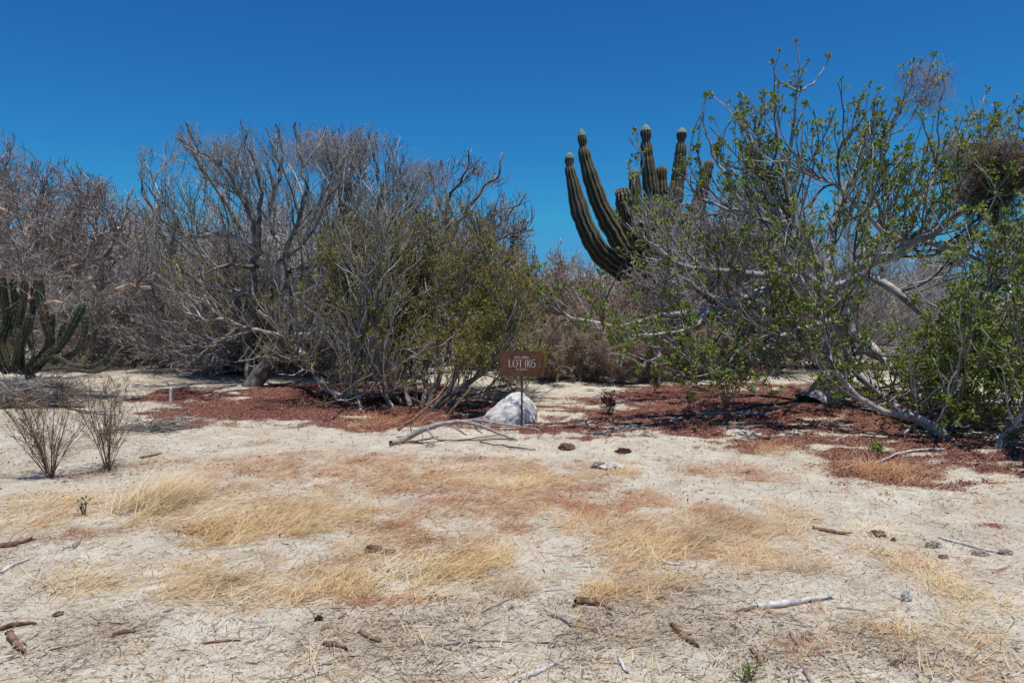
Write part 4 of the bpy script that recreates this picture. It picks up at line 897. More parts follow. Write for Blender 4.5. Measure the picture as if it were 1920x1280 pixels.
    def line(txt, x0, x1, ya, yb, wd, sp=1.9):
        tot = sum(2.4 if c == ' ' else 4 + sp for c in txt) - sp; sx = (x1 - x0) / tot; sy = (yb - ya) / 6; x = 0; g = Geo()
        for c in txt:
            if c == ' ': x += 2.4; continue
            for pl in FONT[c]:
                for a, b2 in zip(pl[:-1], pl[1:]):
                    stroke(g, [(x0 + (x + a[0]) * sx, ya + a[1] * sy), (x0 + (x + b2[0]) * sx, ya + b2[1] * sy)], [wd, wd], 0)
            x += 4 + sp
        g.build("lettering", ml, t)
    line("MZA 060", 655, 1148, 350, 402, 13); line("DE COPE", 708, 1098, 780, 832, 8)
sign()

# ------------------------------------------------------------------ boulder
def boulder():
    c = G(957, 787); d = c[1]; k = d / F
    import bmesh
    bm = bmesh.new(); bmesh.ops.create_icosphere(bm, subdivisions=6, radius=1.0)
    from mathutils import noise as mn
    for v in bm.verts:
        p = v.co.normalized(); z = max(p.z, -.2)
        # outline: steep right side, long left slope, blunt top right of centre
        x = p.x; h = z
        X = x * 45 * k; Y = p.y * .36
        lean = .20 * max(h, 0)
        pw = 1 - .32 * max(h, 0) ** 1.6
        X = x * (.47 if x < 0 else .42) * pw + lean * .75
        Z = (h if h > 0 else h * .5) * .47
        q = Vector((p.x * 1.6 + 4, p.y * 1.6, p.z * 1.6))
        r = mn.fractal(q, 1.0, 2.1, 5) * .034 + mn.fractal(q * 6, .9, 2.2, 3) * .005
        f = mn.voronoi(q * 1.3)[0]; r += (f[1] - f[0]) * .03
        v.co = Vector((X, Y + .05 * h, Z)) + p * r
    me = bpy.data.meshes.new("boulder"); bm.to_mesh(me); bm.free()
    for p_ in me.polygons: p_.use_smooth = True
    m, n, b = mat_new("boulder_stone", .9); N = n.nodes.new; L = n.links.new; tc = N("ShaderNodeTexCoord")
    def nz(s, dt, rg, dist=0):
        z = N("ShaderNodeTexNoise"); z.inputs["Scale"].default_value = s; z.inputs["Detail"].default_value = dt; z.inputs["Roughness"].default_value = rg; z.inputs["Distortion"].default_value = dist
        L(tc.outputs["Object"], z.inputs["Vector"]); return z.outputs[0]
    r1 = ramp(n, [(.34, (.12, .12, .13)), (.43, (.40, .40, .40)), (.52, (.66, .63, .58)), (.7, (.78, .75, .69))]); L(nz(7, 8, .72, .6), r1.inputs[0])
    r2 = ramp(n, [(.28, (.12, .12, .14)), (.38, (1, 1, 1))]); L(nz(3.2, 6, .7), r2.inputs[0])
    mx = N("ShaderNodeMix"); mx.data_type = 'RGBA'; mx.blend_type = 'MULTIPLY'; mx.inputs[0].default_value = 1; L(r1.outputs[0], mx.inputs[6]); L(r2.outputs[0], mx.inputs[7])
    L(mx.outputs[2], b.inputs["Base Color"]); bp = N("ShaderNodeBump"); bp.inputs["Strength"].default_value = .7; bp.inputs["Distance"].default_value = .02
    L(nz(22, 6, .75), bp.inputs["Height"]); L(bp.outputs[0], b.inputs["Normal"])
    me.materials.append(m); o = bpy.data.objects.new("boulder", me); sc.collection.objects.link(o)
    o.location = (float(c[0]), d + .1, float(c[2]) - .03); tag(o, "white and grey boulder with blunt top just behind the sign post", "boulder")
boulder()

# ------------------------------------------------------------------ white stake at left
def stake():
    c = G(320, 757); import bmesh
    bm = bmesh.new(); h = 31 * c[1] / F; r_ = .026
    prof = [(r_, -.08), (r_, h * .96), (r_ * .8, h), ]
    rings = []
    for rr, z in prof: rings.append([bm.verts.new((rr * math.cos(a * math.pi / 2 + .6), rr * math.sin(a * math.pi / 2 + .6), z)) for a in range(4)])
    for a, b in zip(rings[:-1], rings[1:]):
        for i in range(4): bm.faces.new([a[i], a[(i + 1) % 4], b[(i + 1) % 4], b[i]])
    bm.faces.new(rings[-1]); me = bpy.data.meshes.new("marker_stake"); bm.to_mesh(me); bm.free()
    m, n, b = mat_new("chipped_white_paint", .7); tc = n.nodes.new("ShaderNodeTexCoord"); nz = n.nodes.new("ShaderNodeTexNoise"); nz.inputs["Scale"].default_value = 30
    n.links.new(tc.outputs["Object"], nz.inputs["Vector"]); r = ramp(n, [(.38, (.35, .3, .25)), (.45, (.8, .8, .78))]); n.links.new(nz.outputs[0], r.inputs[0]); n.links.new(r.outputs[0], b.inputs["Base Color"])
    me.materials.append(m); o = bpy.data.objects.new("marker_stake", me); sc.collection.objects.link(o); o.location = [float(v) for v in c]
    o.rotation_euler = (.03, .05, 0); tag(o, "short white painted stake standing in the sand clearing at left", "stake")
stake()

# ------------------------------------------------------------------ fallen branches and sticks
def gp(px, py, lift): 
    g_ = G(px, py); g_[2] += lift; return g_
def stick3(pts3, r, n=12, wob=.006):
    """pts3: world points with radius in metres"""
    c = cr(np.column_stack([np.array(pts3), r]), n); c[1:, :3] += R.normal(0, wob, (n - 1, 3)); return c[:, :3], np.maximum(c[:, 3], .002) * (1 + R.normal(0, .06, n))
def pl(pts, r0, r1, n=12, wob=.004):
    """pts (px, py, d_anchor_py): pixel at the depth where the ground shows at row d_anchor_py"""
    w3 = []; rr = np.linspace(r0, r1, len(pts))
    for (px, py, ay) in pts:
        dd = G0(px, ay)[1]; w3.append(P(px, py, dd))
    w3 = np.array(w3); rw = rr * w3[:, 1] / F
    return stick3(w3, rw, n, wob)
def fallen():
    c = G(760, 826); t = empty("fallen_branch", c, "long arching grey dead branch lying on the sand in front of the boulder", "branch")
    main = pl([(733,831,831),(760,822,826),(795,804,826),(830,794,824),(870,791,822),(905,800,820),(935,812,820),(968,824,824)], 6.5, 2, 20, .003)
    g = Geo(); g.tubes(main[0], main[1], 10); g.build("main_stem", M['dead_wood'], t, smooth=True)
    for pts, a, b in [([(860,791,822),(895,788,816),(935,794,812),(975,800,808),(1010,806,806)], 4, 1.3), ([(800,802,826),(815,820,830),(828,824,831)], 2.5, 1.5),
                      ([(845,793,823),(860,806,824),(875,815,822)], 2.4, 1.4), ([(905,800,820),(925,792,816),(942,788,813)], 2.2, 1.2), ([(888,795,820),(895,806,820),(905,812,818)], 1.8, 1.0),
                      ([(790,806,826),(793,822,828),(795,826,828)], 1.6, 1.2), ([(870,792,822),(900,783,818),(920,779,815)], 1.8, 1)]:
        q = pl(pts, a, b, 8, .003); g = Geo(); g.tubes(q[0], q[1], 7); g.build("side_branch", M['dead_wood'], t, smooth=True)
    def simple(name, pts, a, b, mat, label, sub=()):
        c = G(pts[0][0], pts[0][2]); t = empty(name, c, label, "branch"); q = pl(pts, a, b, 12, .004); g = Geo(); g.tubes(q[0], q[1], 8); g.build("main_stem", M[mat], t, smooth=True)
        for p2, a2, b2 in sub:
            q = pl(p2, a2, b2, 7, .003); g = Geo(); g.tubes(q[0], q[1], 6); g.build("side_branch", M[mat], t, smooth=True)
    simple("fallen_branch", [(746,806,815),(775,785,812),(805,758,806),(828,735,800),(850,700,796)], 3.6, 2, 'brown_wood', "straight brown dead branch propped up over the red litter, left of the boulder",
           [([(800,760,806),(780,750,806),(767,743,806)], 2, 1.2), ([(775,785,812),(770,800,814),(775,820,822)], 1.8, 1)])
    simple("fallen_branch", [(832,790,800),(850,765,798),(868,745,796),(882,728,794)], 2.4, 1.5, 'brown_wood', "thinner leaning dead branch between the boulder and the propped branch")
    simple("fallen_branch", [(730,833,833),(765,829,829),(800,823,826),(822,818,825)], 2.2, 1.2, 'brown_wood', "thin reddish twig lying along the foot of the arching branch")
    simple("fallen_branch", [(842,740,752),(870,742,752),(905,735,750),(925,716,748),(940,700,747)], 4, 2, 'grey_bark', "pale curved branch rising from the litter just left of the sign board")
    simple("fallen_branch", [(820,824,824),(870,826,826),(930,822,823),(960,825,826)], 1.4, 1, 'brown_wood', "thin dark strip on the sand imitating the shadow of the arching branch")  # dark strip modelled along the line of the arching branch's cast shadow
    simple("fallen_branch", [(900,828,830),(950,836,836),(990,842,842),(1005,843,843)], 1.6, .9, 'brown_wood', "thin dark strip imitating the end of the branch shadow below the rock on bare sand")  # carries the arching branch's shadow on to the right as a dark strip
    simple("fallen_branch", [(1770,842,845),(1700,845,848),(1655,862,866),(1640,868,870)], 2.2, 1.2, 'white_wood', "pale thin branch touching the sand under the lower right limbs")
    simple("fallen_branch", [(1530,838,838),(1560,828,828),(1585,818,820)], 2, 1.2, 'white_wood', "bleached stick on the dark litter under the leafy tree")
    simple("fallen_branch", [(55,915,917),(90,907,908),(128,899,900)], 2, 1.2, 'white_wood', "pale straight stick in front of the left red-stemmed shrub")
fallen()
def sticks():
    S = [ # x0,y0,x1,y1,radius px,bend,material,label,name
     (1420,1137,1552,1121,7,2,'white_wood',"largest bleached driftwood piece lying on the straw at lower right","driftwood"),
     (1382,1147,1422,1136,4,0,'brown_wood',"short tan wood piece at the left end of the driftwood","stick"),
     (1263,1172,1306,1217,6,2,'brown_wood',"flat brown log fragment lying diagonally, below centre right","log_fragment"),
     (1080,1132,1112,1130,8,-4,'brown_wood',"curled chestnut bark piece near the bottom centre","bark_piece"),
     (1112,1122,1136,1110,3,0,'brown_wood',"short dark stick poking up from the curled bark piece","stick"),
     (1110,1123,1142,1139,4,-3,'brown_wood',"dark curved stick right of the curled bark piece","stick"),
     (1037,1158,1068,1175,5,-3,'dead_wood',"pale bent stick left of the diagonal log fragment","stick"),
     (1065,1172,1105,1180,3,2,'brown_wood',"thin tail stick beside the pale bent stick","stick"),
     (905,1152,965,1114,3.4,2,'dead_wood',"grey stick slanting up to the right at the bottom centre","stick"),
     (812,1213,880,1200,4,1,'dead_wood',"grey brown stick at the bottom, left of centre","stick"),
     (870,1200,960,1202,3,-1,'dead_wood',"long thin stick right of the grey brown one","stick"),
     (675,1190,712,1207,4,1,'brown_wood',"brown stick lying left of the bottom centre","stick"),
     (612,1212,650,1218,5,-3,'brown_wood',"dark bark fragment left of the bottom centre","bark_piece"),
     (218,1196,250,1193,5,0,'brown_wood',"reddish short wood roll at lower left","stick"),
     (18,1188,44,1222,7,1,'brown_wood',"thick brown wood piece at the lower left corner","log_fragment"),
     (0,1182,62,1170,5,-2,'brown_wood',"brown branch stub lying across the lower left edge","stick"),
     (0,1035,60,1024,5,2,'brown_wood',"dark gnarled stick at the left edge on the sand","stick"),
     (0,1076,50,1054,4,-1,'white_wood',"bleached stick at the left edge below the dark one","stick"),
     (62,1118,100,1108,1.6,0,'dead_wood',"thin grey twig on the sand near the left edge","stick"),
     (140,1035,152,1020,4,0,'dead_wood',"small grey upright stub in the sand at left","wood_stub"),
     (385,1203,448,1198,3,1,'brown_wood',"long brown stick at lower left on pale sand","stick"),
     (1764,993,1872,1022,3,3,'white_wood',"long slender bleached root at the right, beyond the pine cones","root"),
     (1575,1137,1620,1143,2.6,-2,'dead_wood',"short grey twig right of the driftwood","stick"),
     (1482,1192,1496,1215,4,0,'dead_wood',"small dark upright-lying stick at lower right","stick"),
     (1508,1260,1522,1280,4,0,'dead_wood',"dark stick at the bottom edge, lower right","stick"),
     (1672,1260,1695,1248,4,0,'brown_wood',"short pinkish brown stick at lower right","stick"),
     (1160,1252,1172,1275,4,0,'white_wood',"pale short stick at the bottom edge right of centre","stick"),
     (975,1278,1042,1250,5,1,'white_wood',"bleached stick cut by the bottom edge at centre","stick"),
     (1236,1046,1275,1056,4,1,'white_wood',"small bleached stick on the straw right of centre","stick"),
     (1410,1220,1425,1245,4,-2,'brown_wood',"tan curved stick below the driftwood","stick"),
     (1160,1200,1192,1203,3,0,'brown_wood',"thin dark stick left of the diagonal log fragment","stick"),
     (1175,1230,1215,1220,3,-2,'dead_wood',"thin curved stick under the diagonal log fragment","stick"),
     (1530,985,1590,992,4,2,'brown_wood',"brown half-buried branch on the sand at right","stick"),
     (1862,1062,1893,1052,2,0,'dead_wood',"thin twig near the right edge on pale sand","stick"),
     (700,1073,735,1077,3.4,2,'dead_wood',"grey stick lying in front of the dark dung-like clod","stick"),
     (265,858,300,850,2.4,1,'brown_wood',"small brown twig near the second red-stemmed shrub","stick"),
     (96,1218,160,1206,2.2,1,'brown_wood',"thin dark twig in the debris at lower left","stick"),
    ]
    for (x0, y0, x1, y1, r, bend, mat, lab, nm) in S:
        a = gp(x0, y0, 0); b = gp(x1, y1, 0); rw = r * a[1] / F
        ts = np.linspace(0, 1, 5); pts = a[None] * (1 - ts[:, None]) + b[None] * ts[:, None]
        side = nrm(np.cross(b - a, [0, 0, 1])); pts += side[None] * (np.sin(ts * math.pi) * bend * 2 * a[1] / F)[:, None]
        for p_ in pts: p_[2] = gz(p_[0], p_[1]) + rw * .75
        q, rr = stick3(pts, rw * np.array([.8, 1, .95, .8, .5]), 12, rw * .12); rr *= 1 + R.normal(0, .12, 12)
        t = Geo(); t.tubes(q, rr, 8)
        # torn ends
        for e, s in ((q[0], q[0] - q[1]), (q[-1], q[-1] - q[-2])):
            n = 5; st = np.repeat(e[None], n, 0) + R.normal(0, rw * .35, (n, 3)); en = st + nrm(s)[None] * R.uniform(.5, 2.2, n)[:, None] * rw
            t.tubes(np.stack([st, en], 1), np.tile([[rw * .4, rw * .12]], (n, 1)), 4)
        o = t.build(nm, M[mat], smooth=True); c = Vector([float(v) for v in a]); o.data.transform(__import__('mathutils').Matrix.Translation(-c)); o.location = c
        tag(o, lab, "stick" if nm in ("stick", "root") else nm.replace('_', ' '))
sticks()
def rag_and_bits():
    # crumpled pale lump on the sand right of centre
    import bmesh
    from mathutils import noise as mn
    def lump(name, px, py, wpx, hpx, mat, label, cat, amp=.35, stretch=1.0, fr=2.2):
        c = G(px, py); k = c[1] / F; bm = bmesh.new(); bmesh.ops.create_icosphere(bm, subdivisions=4, radius=1)
        s = Vector((random.random() * 40,) * 3)
        for v in bm.verts:
            p = v.co.normalized(); r = 1 + mn.fractal(p * fr + s, .8, 2.2, 5) * amp + (mn.voronoi(p * fr * 1.4 + s)[0][0] - .3) * amp
            v.co = Vector((p.x * wpx * k * .5, p.y * wpx * k * .4 * stretch, p.z * hpx * k * .5)) * r
        me = bpy.data.meshes.new(name); bm.to_mesh(me); bm.free(); me.materials.append(M[mat])
        o = bpy.data.objects.new(name, me); sc.collection.objects.link(o); o.location = (float(c[0]), float(c[1]), float(c[2]) + hpx * k * .22); o.rotation_euler = (0, 0, random.random() * .5); tag(o, label, cat)
    lump("crumpled_bark", 1150, 873, 40, 14, 'white_wood', "crumpled whitish bark lump on the sand, lower right of the sign", "bark piece", .55)
    lump("crumpled_bark", 1122, 871, 22, 12, 'dead_wood', "darker curled end piece left of the whitish bark lump", "bark piece", .5)
    lump("fibrous_husk", 1063, 838, 30, 13, 'brown_wood', "dark fibrous husk on bare sand below the sign, to its right", "husk", .4)
    lump("fibrous_husk", 1168, 841, 26, 11, 'litter', "red brown husk on bare sand right of the fibrous husk", "husk", .5)
    lump("cone_husk", 1751, 1008, 27, 13, 'dead_wood', "grey ribbed husk at right, leftmost of three", "husk", .35, 1, 4)
    lump("cone_husk", 1839, 1024, 28, 13, 'dead_wood', "grey ribbed husk at right, middle of three", "husk", .35, 1, 4)
    lump("cone_husk", 1886, 1023, 24, 11, 'dead_wood', "grey ribbed husk at right, nearest the right edge", "husk", .35, 1, 4)
    lump("clod", 1645, 989, 28, 12, 'brown_wood', "brown clod left of the three ribbed husks", "clod", .5)
    lump("clod", 1770, 1031, 16, 8, 'brown_wood', "small dark clod just below the leftmost ribbed husk", "clod", .4)
    lump("clod", 1676, 998, 10, 8, 'brown_wood', "tiny dark clod right of the brown clod", "clod", .4)
    lump("clod", 700, 1035, 26, 14, 'brown_wood', "reddish brown crumbly clod in the straw, left one of the pair", "clod", .5)
    lump("clod", 728, 1040, 22, 12, 'brown_wood', "reddish brown crumbly clod in the straw, right one of the pair", "clod", .5)
    lump("stone", 1700, 1122, 18, 24, 'white_wood', "small white pointed stone in the straw at lower right", "stone", .4)
    lump("stone", 1708, 1140, 14, 10, 'white_wood', "pale flat stone at the foot of the pointed stone", "stone", .35)
    lump("stone", 925, 1068, 26, 9, 'dead_wood', "flat grey stone at the edge of the straw, bottom centre", "stone", .3)
    lump("stone", 259, 838, 10, 5, 'white_wood', "tiny white stone on the sand right of the red-stemmed shrubs", "stone", .3)
    lump("clod", 110, 1157, 16, 9, 'brown_wood', "small dark clod on pale sand at lower left", "clod", .4)
    lump("bark_piece", 598, 1164, 14, 10, 'litter', "small dark red bark flake left of the bottom centre", "bark piece", .5)
rag_and_bits()

# ------------------------------------------------------------------ small front shrubs
def red_shrub(px, py, hpx, wpx, nst, label, leafy=.4):
    c = G(px, py); k = c[1] / F; h = hpx * k; t = empty("red_stemmed_shrub", c, label, "shrub", "red-stemmed shrubs at lower left")
    st = []
    for i in range(nst):
        a = R.uniform(0, 6.28); s = R.uniform(.1, 1) ** .6 * wpx * k * .5; hh = 1.12 * h * R.uniform(.65, 1) * (1 - .25 * s / (wpx * k * .5))
        e = np.array([math.cos(a) * s, math.sin(a) * s * .7, hh]); p = np.array([[0, 0, -.02], e * np.array([.3, .3, .35]), e * np.array([.68, .68, .7]), e]) + R.normal(0, .018, (4, 3)); p[0] = (R.normal(0, .015), R.normal(0, .015), -.02)
        st.append((cr(p, KL) + c, np.linspace(.0055, .0018, KL) * R.uniform(.6, 1.1)))
    for q in st:
        g = Geo(); g.tubes(q[0], q[1], 5); g.build("stem", M['red_stem'], t, smooth=True)
    PP, PR = stack(st); b1, r1 = spawn(PP, PR, nst * 9, (.12, .42), (18, 50), 6, .2, .03, .10, .15, .6, .004)
    b2, r2 = spawn(b1, r1, nst * 24, (.05, .2), (18, 55), 4, .2, .03, .12, .1, .7, .0022)
    g = Geo(); g.tubes(b1, np.maximum(r1, .0016), 3); g.tubes(b2, np.maximum(r2, .0013), 3); g.build("twigs", M['red_stem'], t, kind="stuff")
    g = Geo(); p_, t_ = along(b2, int(nst * 160 * leafy)); rosettes(g, p_, t_, 2, (.012, .03), (.005, .01), .008); g.build("leaves", M['leaf_tan'], t, kind="stuff")
    return PP
red_shrub(95, 892, 200, 250, 26, "larger left one of two thin red-stemmed shrubs on the sand")
red_shrub(203, 884, 200, 200, 18, "right one of two thin red-stemmed shrubs, with open sparse stems")
def small_plants():
    # green sapling under the leafy tree
    def sap(name, px, py, hpx, wpx, n, leafm, twm, label, lf=1.0, thick=.006, ll=(.03, .07)):
        c = G(px, py); k = c[1] / F; h = hpx * k; thick = min(thick, h * .02 + .002); t = empty(name, c, label, "plant"); st = []
        for i in range(n):
            a = R.uniform(0, 6.28); s = R.uniform(.1, 1) * wpx * k * .5
            p = np.array([[0, 0, -.02], [math.cos(a) * s * .3, math.sin(a) * s * .3, h * .35], [math.cos(a) * s, math.sin(a) * s, h * R.uniform(.6, 1)]]) + R.normal(0, .015, (3, 3))
            st.append((cr(p, KL) + c, np.linspace(thick, .0025, KL)))
        PP, PR = stack(st); g = Geo(); g.tubes(PP, PR, 5); g.build("stems", M[twm], t, smooth=True)
        b, r = spawn(PP, PR, n * 8, (.12 * h, .4 * h), (20, 60), 5, .2, .05, .1, .2, .7, .004); g = Geo(); g.tubes(b, np.maximum(r, .002), 3); g.build("twigs", M[twm], t, kind="stuff")
        g = Geo(); tp = b[:, -1]; k_ = R.random(len(tp)) < lf; rosettes(g, tp[k_], nrm(b[k_, -1] - b[k_, -2]), 6, ll, (ll[0] * .45, ll[1] * .45), .02); g.build("leaves", M[leafm], t, kind="stuff")
    sap("green_sapling", 1362, 795, 150, 90, 7, 'leaf_green', 'dark_bark', "small green leaved sapling with dark stems standing in the litter left of the leafy tree", .8)
    sap("dead_seedling", 1141, 778, 42, 36, 6, 'litter', 'brown_wood', "small dead plant with drooping dark red leaves, right of the boulder", 1, .005, (.04, .09))
    sap("dead_seedling", 1410, 735, 60, 60, 6, 'litter', 'brown_wood', "dead red leaved plant under the middle of the leafy tree", .8, .005, (.04, .08))
    sap("green_seedling", 1295, 765, 40, 50, 4, 'leaf_green', 'dark_bark', "small green seedling left of the sapling under the leafy tree", .7)
    sap("green_seedling", 1650, 862, 36, 60, 5, 'leaf_green', 'brown_wood', "low green sprig on the sand edge below the leafy tree", .8)
    sap("green_seedling", 1225, 735, 30, 40, 3, 'leaf_green', 'dark_bark', "tiny green sprig below the long pale limb", .7)
    sap("green_weed", 1402, 1278, 26, 50, 6, 'leaf_green', 'dark_bark', "tiny fresh green weed at the bottom edge right of centre", 1, .003, (.012, .03))
    sap("dark_stump_plant", 158, 978, 26, 26, 5, 'leaf_tan', 'dark_bark', "small charred looking dead plant in the straw at left", .1, .007)
    sap("yellow_undershrub", 960, 742, 40, 130, 10, 'leaf_olive', 'dark_bark', "low yellow green plant behind the boulder under the sign board", .9, .004, (.02, .05))
    sap("yellow_undershrub", 830, 748, 50, 200, 12, 'leaf_olive', 'dark_bark', "low yellow green growth at the foot of the olive bush", .9, .004, (.02, .05))
small_plants()

# ------------------------------------------------------------------ dry grass
BA = [None]
def blades(base, n, L, lean, spread, K=4, w0=.0022, az=0.35, azs=.95, flat=.5, ls=1.0):
    """n blades per base point, leaning to the right and away"""
    c = np.repeat(base, n, 0); m = len(c); a = R.normal(az, azs, m)
    a = a + (fbm(c[:, 0] / .6 + 31, c[:, 1] / .6, 77, 2) - .5) * 3.0
    c = c + np.column_stack([R.normal(0, spread, m), R.normal(0, spread, m), np.zeros(m)])
    d = np.column_stack([np.cos(a) * lean, np.sin(a) * lean, np.ones(m) * flat + R.normal(0, .15, m)]); d = nrm(d)
    ln = R.uniform(L[0], L[1], m) * ls; p = np.empty((m, K, 3)); p[:, 0] = c
    for j in range(1, K):
        d = nrm(d + R.normal(0, .10, (m, 3)) + np.array([.03, 0, -.10])); p[:, j] = p[:, j - 1] + d * (ln / (K - 1))[:, None]
    h = height(p[:, :, 0], p[:, :, 1]) + .003; p[:, :, 2] = np.maximum(p[:, :, 2], h)
    side = nrm(np.column_stack([-np.sin(a) + R.normal(0, .25, m), np.cos(a) + R.normal(0, .25, m), R.normal(0, .35, m)]))
    BA[0] = np.clip((fbm(c[:, 0] / .45 + 7, c[:, 1] / .45, 55, 3) - .5) * 1.1 + .55 + R.normal(0, .2, m), 0, 1)
    w_ = w0 * R.uniform(.7, 1.4, m)[:, None] * np.linspace(1, .25, K)[None]
    return p, w_, side
def tuft(px, py, wpx, hpx, n, label, mat='straw', az=.35, FL=.62):
    c = G(px, py); k = c[1] / F; Wd = wpx * k
    b = c + np.column_stack([R.normal(0, .30, 60) * Wd, R.normal(0, .34, 60) * Wd, np.zeros(60)]); b[:, 2] = height(b[:, 0], b[:, 1])
    hk = hpx * k * R.uniform(.5, 1.0, 60)
    p, w_, s = blades(b, max(4, int(n * .30)), (.75, 1.9), 1.0, .035, 6, .0025, az, .75, FL, np.repeat(hk, max(4, int(n * .30))))
    g = Geo(); g.ribbons(p, w_, s, BA[0]); o = g.build("grass_tuft", M[mat]); cv = Vector([float(v) for v in c])
    o.data.transform(__import__('mathutils').Matrix.Translation(-cv)); o.location = cv; tag(o, label, "grass tuft", "dry grass tufts")
for a in [
 (275,952,120,80,80,"tallest golden grass tuft, before the red-stemmed shrubs",'straw',.5,.95), (400,1000,110,55,45,"golden grass tuft right of and below the tallest one",'straw',.5), (545,975,170,50,55,"wide bright yellow grass tuft left of centre",'straw',.4),
 (640,965,110,38,30,"yellow grass tuft at the right end of the wide bright one",'straw',.2), (790,1080,150,48,50,"dense golden grass tuft at bottom centre, largest of the lower ones",'straw',.4), (870,1045,130,42,36,"orange golden tuft behind the dense lower one",'straw',.3),
 (610,1105,110,45,32,"low yellow tuft left of the dense lower one",'straw',.6), (1225,1030,110,50,36,"slanting golden tuft right of centre",'straw',.7), (1300,1000,90,36,24,"thin golden tuft behind the slanting one",'straw_pale',.4),
 (960,1110,80,34,18,"small straw tuft right of the dense lower one",'straw_pale',1.2), (1120,1110,60,32,16,"small yellow tuft above the curled bark piece",'straw',1.0), (1380,975,110,30,20,"faint straw tuft on the right part of the grass",'straw_pale',.3),
 (840,880,110,26,22,"orange tuft on the back edge of the grass near the arching branch",'straw',.2), (985,905,110,28,22,"orange tuft at the middle of the grass's back edge",'straw',.3), (60,950,130,26,30,"low golden tuft at the left edge",'straw',.3),
 (1170,885,60,24,14,"small yellow tuft below the whitish bark lump",'straw',.5), (1515,1070,60,36,14,"sparse upright straw tuft at right",'straw_pale',1.2), (1640,985,60,24,12,"small straw tuft beside the brown clod",'straw',1.2), (430,1095,70,26,14,"small straw tuft at left on the sand edge",'straw_pale',.4),
 (600,888,150,30,26,"rusty orange tuft at the back left of the grass",'straw_red',.3), (1110,950,130,30,26,"pinkish red tuft in the middle right of the grass",'straw_red',.6), (1650,885,110,36,40,"rusty tuft on the sand below the leafy tree",'straw_red',.8), (1440,838,90,30,24,"red tuft at the front edge of the litter",'straw_red',.8),
 (700,790,130,40,26,"rusty dry tuft at the front of the left litter",'straw_red',.9), (1300,878,70,20,12,"small rusty tuft on the bare sand right",'straw_red',.7)]: tuft(*a)

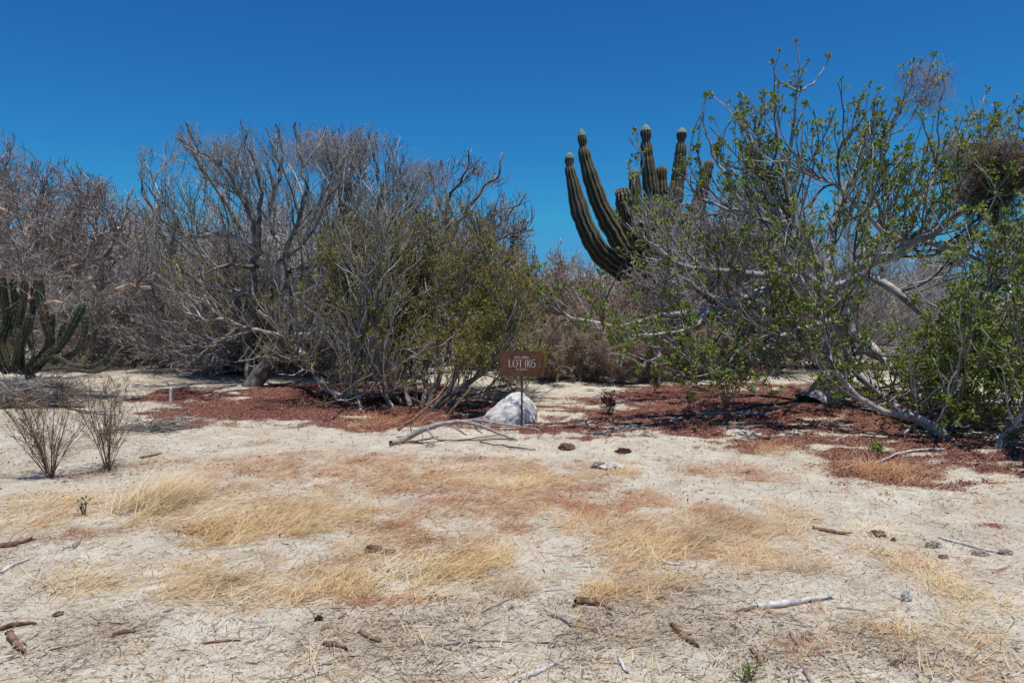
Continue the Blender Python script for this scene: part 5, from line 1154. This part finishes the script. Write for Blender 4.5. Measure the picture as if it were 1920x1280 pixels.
def scatter(n, ymin, ymax, fn, power=1.4):
    """ground points, denser nearby, kept with the probability fn gives"""
    u = R.random(n); a = 1 - power
    y = (ymin ** a + u * (ymax ** a - ymin ** a)) ** (1 / a); x = R.uniform(-1, 1, n) * (y * .78 + .8)
    m = fn(x, y); k = R.random(n) < m; x = x[k]; y = y[k]
    return np.column_stack([x, y, height(x, y)])
def ground_cover():
    fs = lambda x, y: masks(x, y)[1]; fr = lambda x, y: masks(x, y)[2]
    b = scatter(60000, 3.2, 11.5, lambda x, y: fs(x, y) ** 1.5 * .7 + .02); p, w_, s = blades(b, 3, (.06, .24), 1.0, .05, 3, .0023, .35, .9, .34); g = Geo(); g.ribbons(p, w_, s, BA[0]); g.build("dry_grass", M['straw'], kind="stuff")
    b = scatter(36000, 3.2, 12, lambda x, y: np.clip(masks(x, y)[1] * .8 + .10 + .3 * masks(x, y)[3], 0, 1)); p, w_, s = blades(b, 3, (.04, .18), 1.0, .06, 3, .0018, .35, 1.6, .18); g = Geo(); g.ribbons(p, w_, s, BA[0]); g.build("matted_grass", M['straw_pale'], kind="stuff")
    b = scatter(56000, 3.5, 14, lambda x, y: np.clip(fr(x, y) * 1.0 + .35 * fs(x, y) * (y > 5.2) + .03 * (y > 5), 0, 1)); p, w_, s = blades(b, 4, (.04, .20), 1.0, .05, 3, .0021, .4, 1.0, .40); g = Geo(); g.ribbons(p, w_, s, BA[0]); g.build("rusty_grass", M['straw_red'], kind="stuff")
    # leaf litter
    b = scatter(230000, 7.0, 24, lambda x, y: np.clip(masks(x, y)[0] ** 1.3 * .85 + .02, 0, 1), 1.2)
    b[:, 2] += R.uniform(.002, .025, len(b)); n = len(b)
    g = Geo(); g.quads(b, R.normal(0, 1, (n, 3)) * np.array([1, 1, .3]), nrm(R.normal(0, .55, (n, 3)) + np.array([0, 0, 1])), R.uniform(.012, .05, n), R.uniform(.007, .02, n), fold=.5)
    g.build("leaf_litter", M['litter'], kind="stuff")
    b = scatter(9000, 7.0, 22, lambda x, y: masks(x, y)[0] * .8, 1.2); b[:, 2] += .02; n = len(b)
    g = Geo(); g.quads(b, R.normal(0, 1, (n, 3)) * np.array([1, 1, .3]), nrm(R.normal(0, .5, (n, 3)) + np.array([0, 0, 1])), R.uniform(.02, .06, n), R.uniform(.012, .03, n)); g.build("dry_leaves", M['leaf_pale'], kind="stuff")
    # wood chips and crumbs
    b = scatter(90000, 3.0, 14, lambda x, y: np.clip(.16 + masks(x, y)[3] * .8, 0, 1), 1.5); n = len(b); a = R.uniform(0, 6.28, n); L = R.uniform(.004, .028, n) * R.uniform(.5, 1.4, n)
    d = np.column_stack([np.cos(a), np.sin(a), R.normal(0, .25, n)]) * L[:, None]; b[:, 2] += .003
    g = Geo(); g.tubes(np.stack([b, b + d], 1), (R.uniform(.0012, .0045, n))[:, None] * np.array([[1, .5]]), 3); g.build("wood_chips", M['chip'], kind="stuff")
    # splinters and broken wood in the debris patches
    b = scatter(7000, 3.0, 9, lambda x, y: np.clip(masks(x, y)[3] * .6 + .07, 0, 1), 1.6); n = len(b); a = R.normal(.3, 1.0, n); L = R.uniform(.02, .085, n)
    d = np.column_stack([np.cos(a), np.sin(a), R.normal(.02, .12, n)]) * L[:, None]; b[:, 2] += .005; m_ = b + d * .5 + R.normal(0, .004, (n, 3))
    g = Geo(); g.tubes(np.stack([b, m_, b + d], 1), R.uniform(.002, .0065, n)[:, None] * np.array([[.5, 1, .4]]), 5); g.build("wood_splinters", M['chip'], kind="stuff")
    # thin fallen twigs
    b = scatter(15000, 3.0, 20, lambda x, y: np.clip(.30 + masks(x, y)[3] * .5 + .6 * masks(x, y)[0], 0, 1), 1.4); n = len(b); a = R.normal(.25, .9, n) + (R.random(n) < .5) * math.pi; L = .04 + .22 * R.random(n) ** 2
    K = 4; p = np.empty((n, K, 3)); p[:, 0] = b
    for j in range(1, K):
        a = a + R.normal(0, .25, n); p[:, j] = p[:, j - 1] + np.column_stack([np.cos(a), np.sin(a), np.zeros(n)]) * (L / (K - 1))[:, None]
    p[:, :, 2] = height(p[:, :, 0], p[:, :, 1]) + .004 + R.uniform(0, .012, n)[:, None]
    g = Geo(); g.tubes(p, R.uniform(.0012, .0034, n)[:, None] * np.linspace(1, .5, K)[None], 3); g.build("fallen_twigs", M['twig_f'], kind="stuff")
    # thin standing dead stalks
    b = scatter(900, 4.2, 11, lambda x, y: np.clip(masks(x, y)[2] + .5 * masks(x, y)[1], 0, 1) * .5, 1.3); p, w_, s = blades(b, 1, (.12, .42), .45, .01, 5, .0016, .6, .6, 1.0)
    g = Geo(); g.tubes(p, w_, 3); g.build("dead_stalks", M['straw_red'], kind="stuff")
    # grit
    b = scatter(40000, 3.0, 8, lambda x, y: np.full(x.shape, .5), 1.7); n = len(b); r = R.uniform(.0012, .0042, n)
    o8 = np.array([[1, 0, 0], [0, 1, 0], [-1, 0, 0], [0, -1, 0], [0, 0, .8]]); V = b[:, None] + r[:, None, None] * o8[None] * R.uniform(.7, 1.3, (n, 5, 1)); i = np.arange(n)[:, None] * 5
    Fq = np.stack([np.concatenate([i + 0, i + 1, i + 4, i + 0 + 4], 1)], 1)
    q = np.concatenate([np.concatenate([i, i + 1, i + 2, i + 4], 1), np.concatenate([i + 2, i + 3, i, i + 4], 1)]); g = Geo(); g.add(V.reshape(-1, 3), q, np.repeat(R.random(n), 5)); g.build("grit", M['chip'], kind="stuff")
ground_cover()
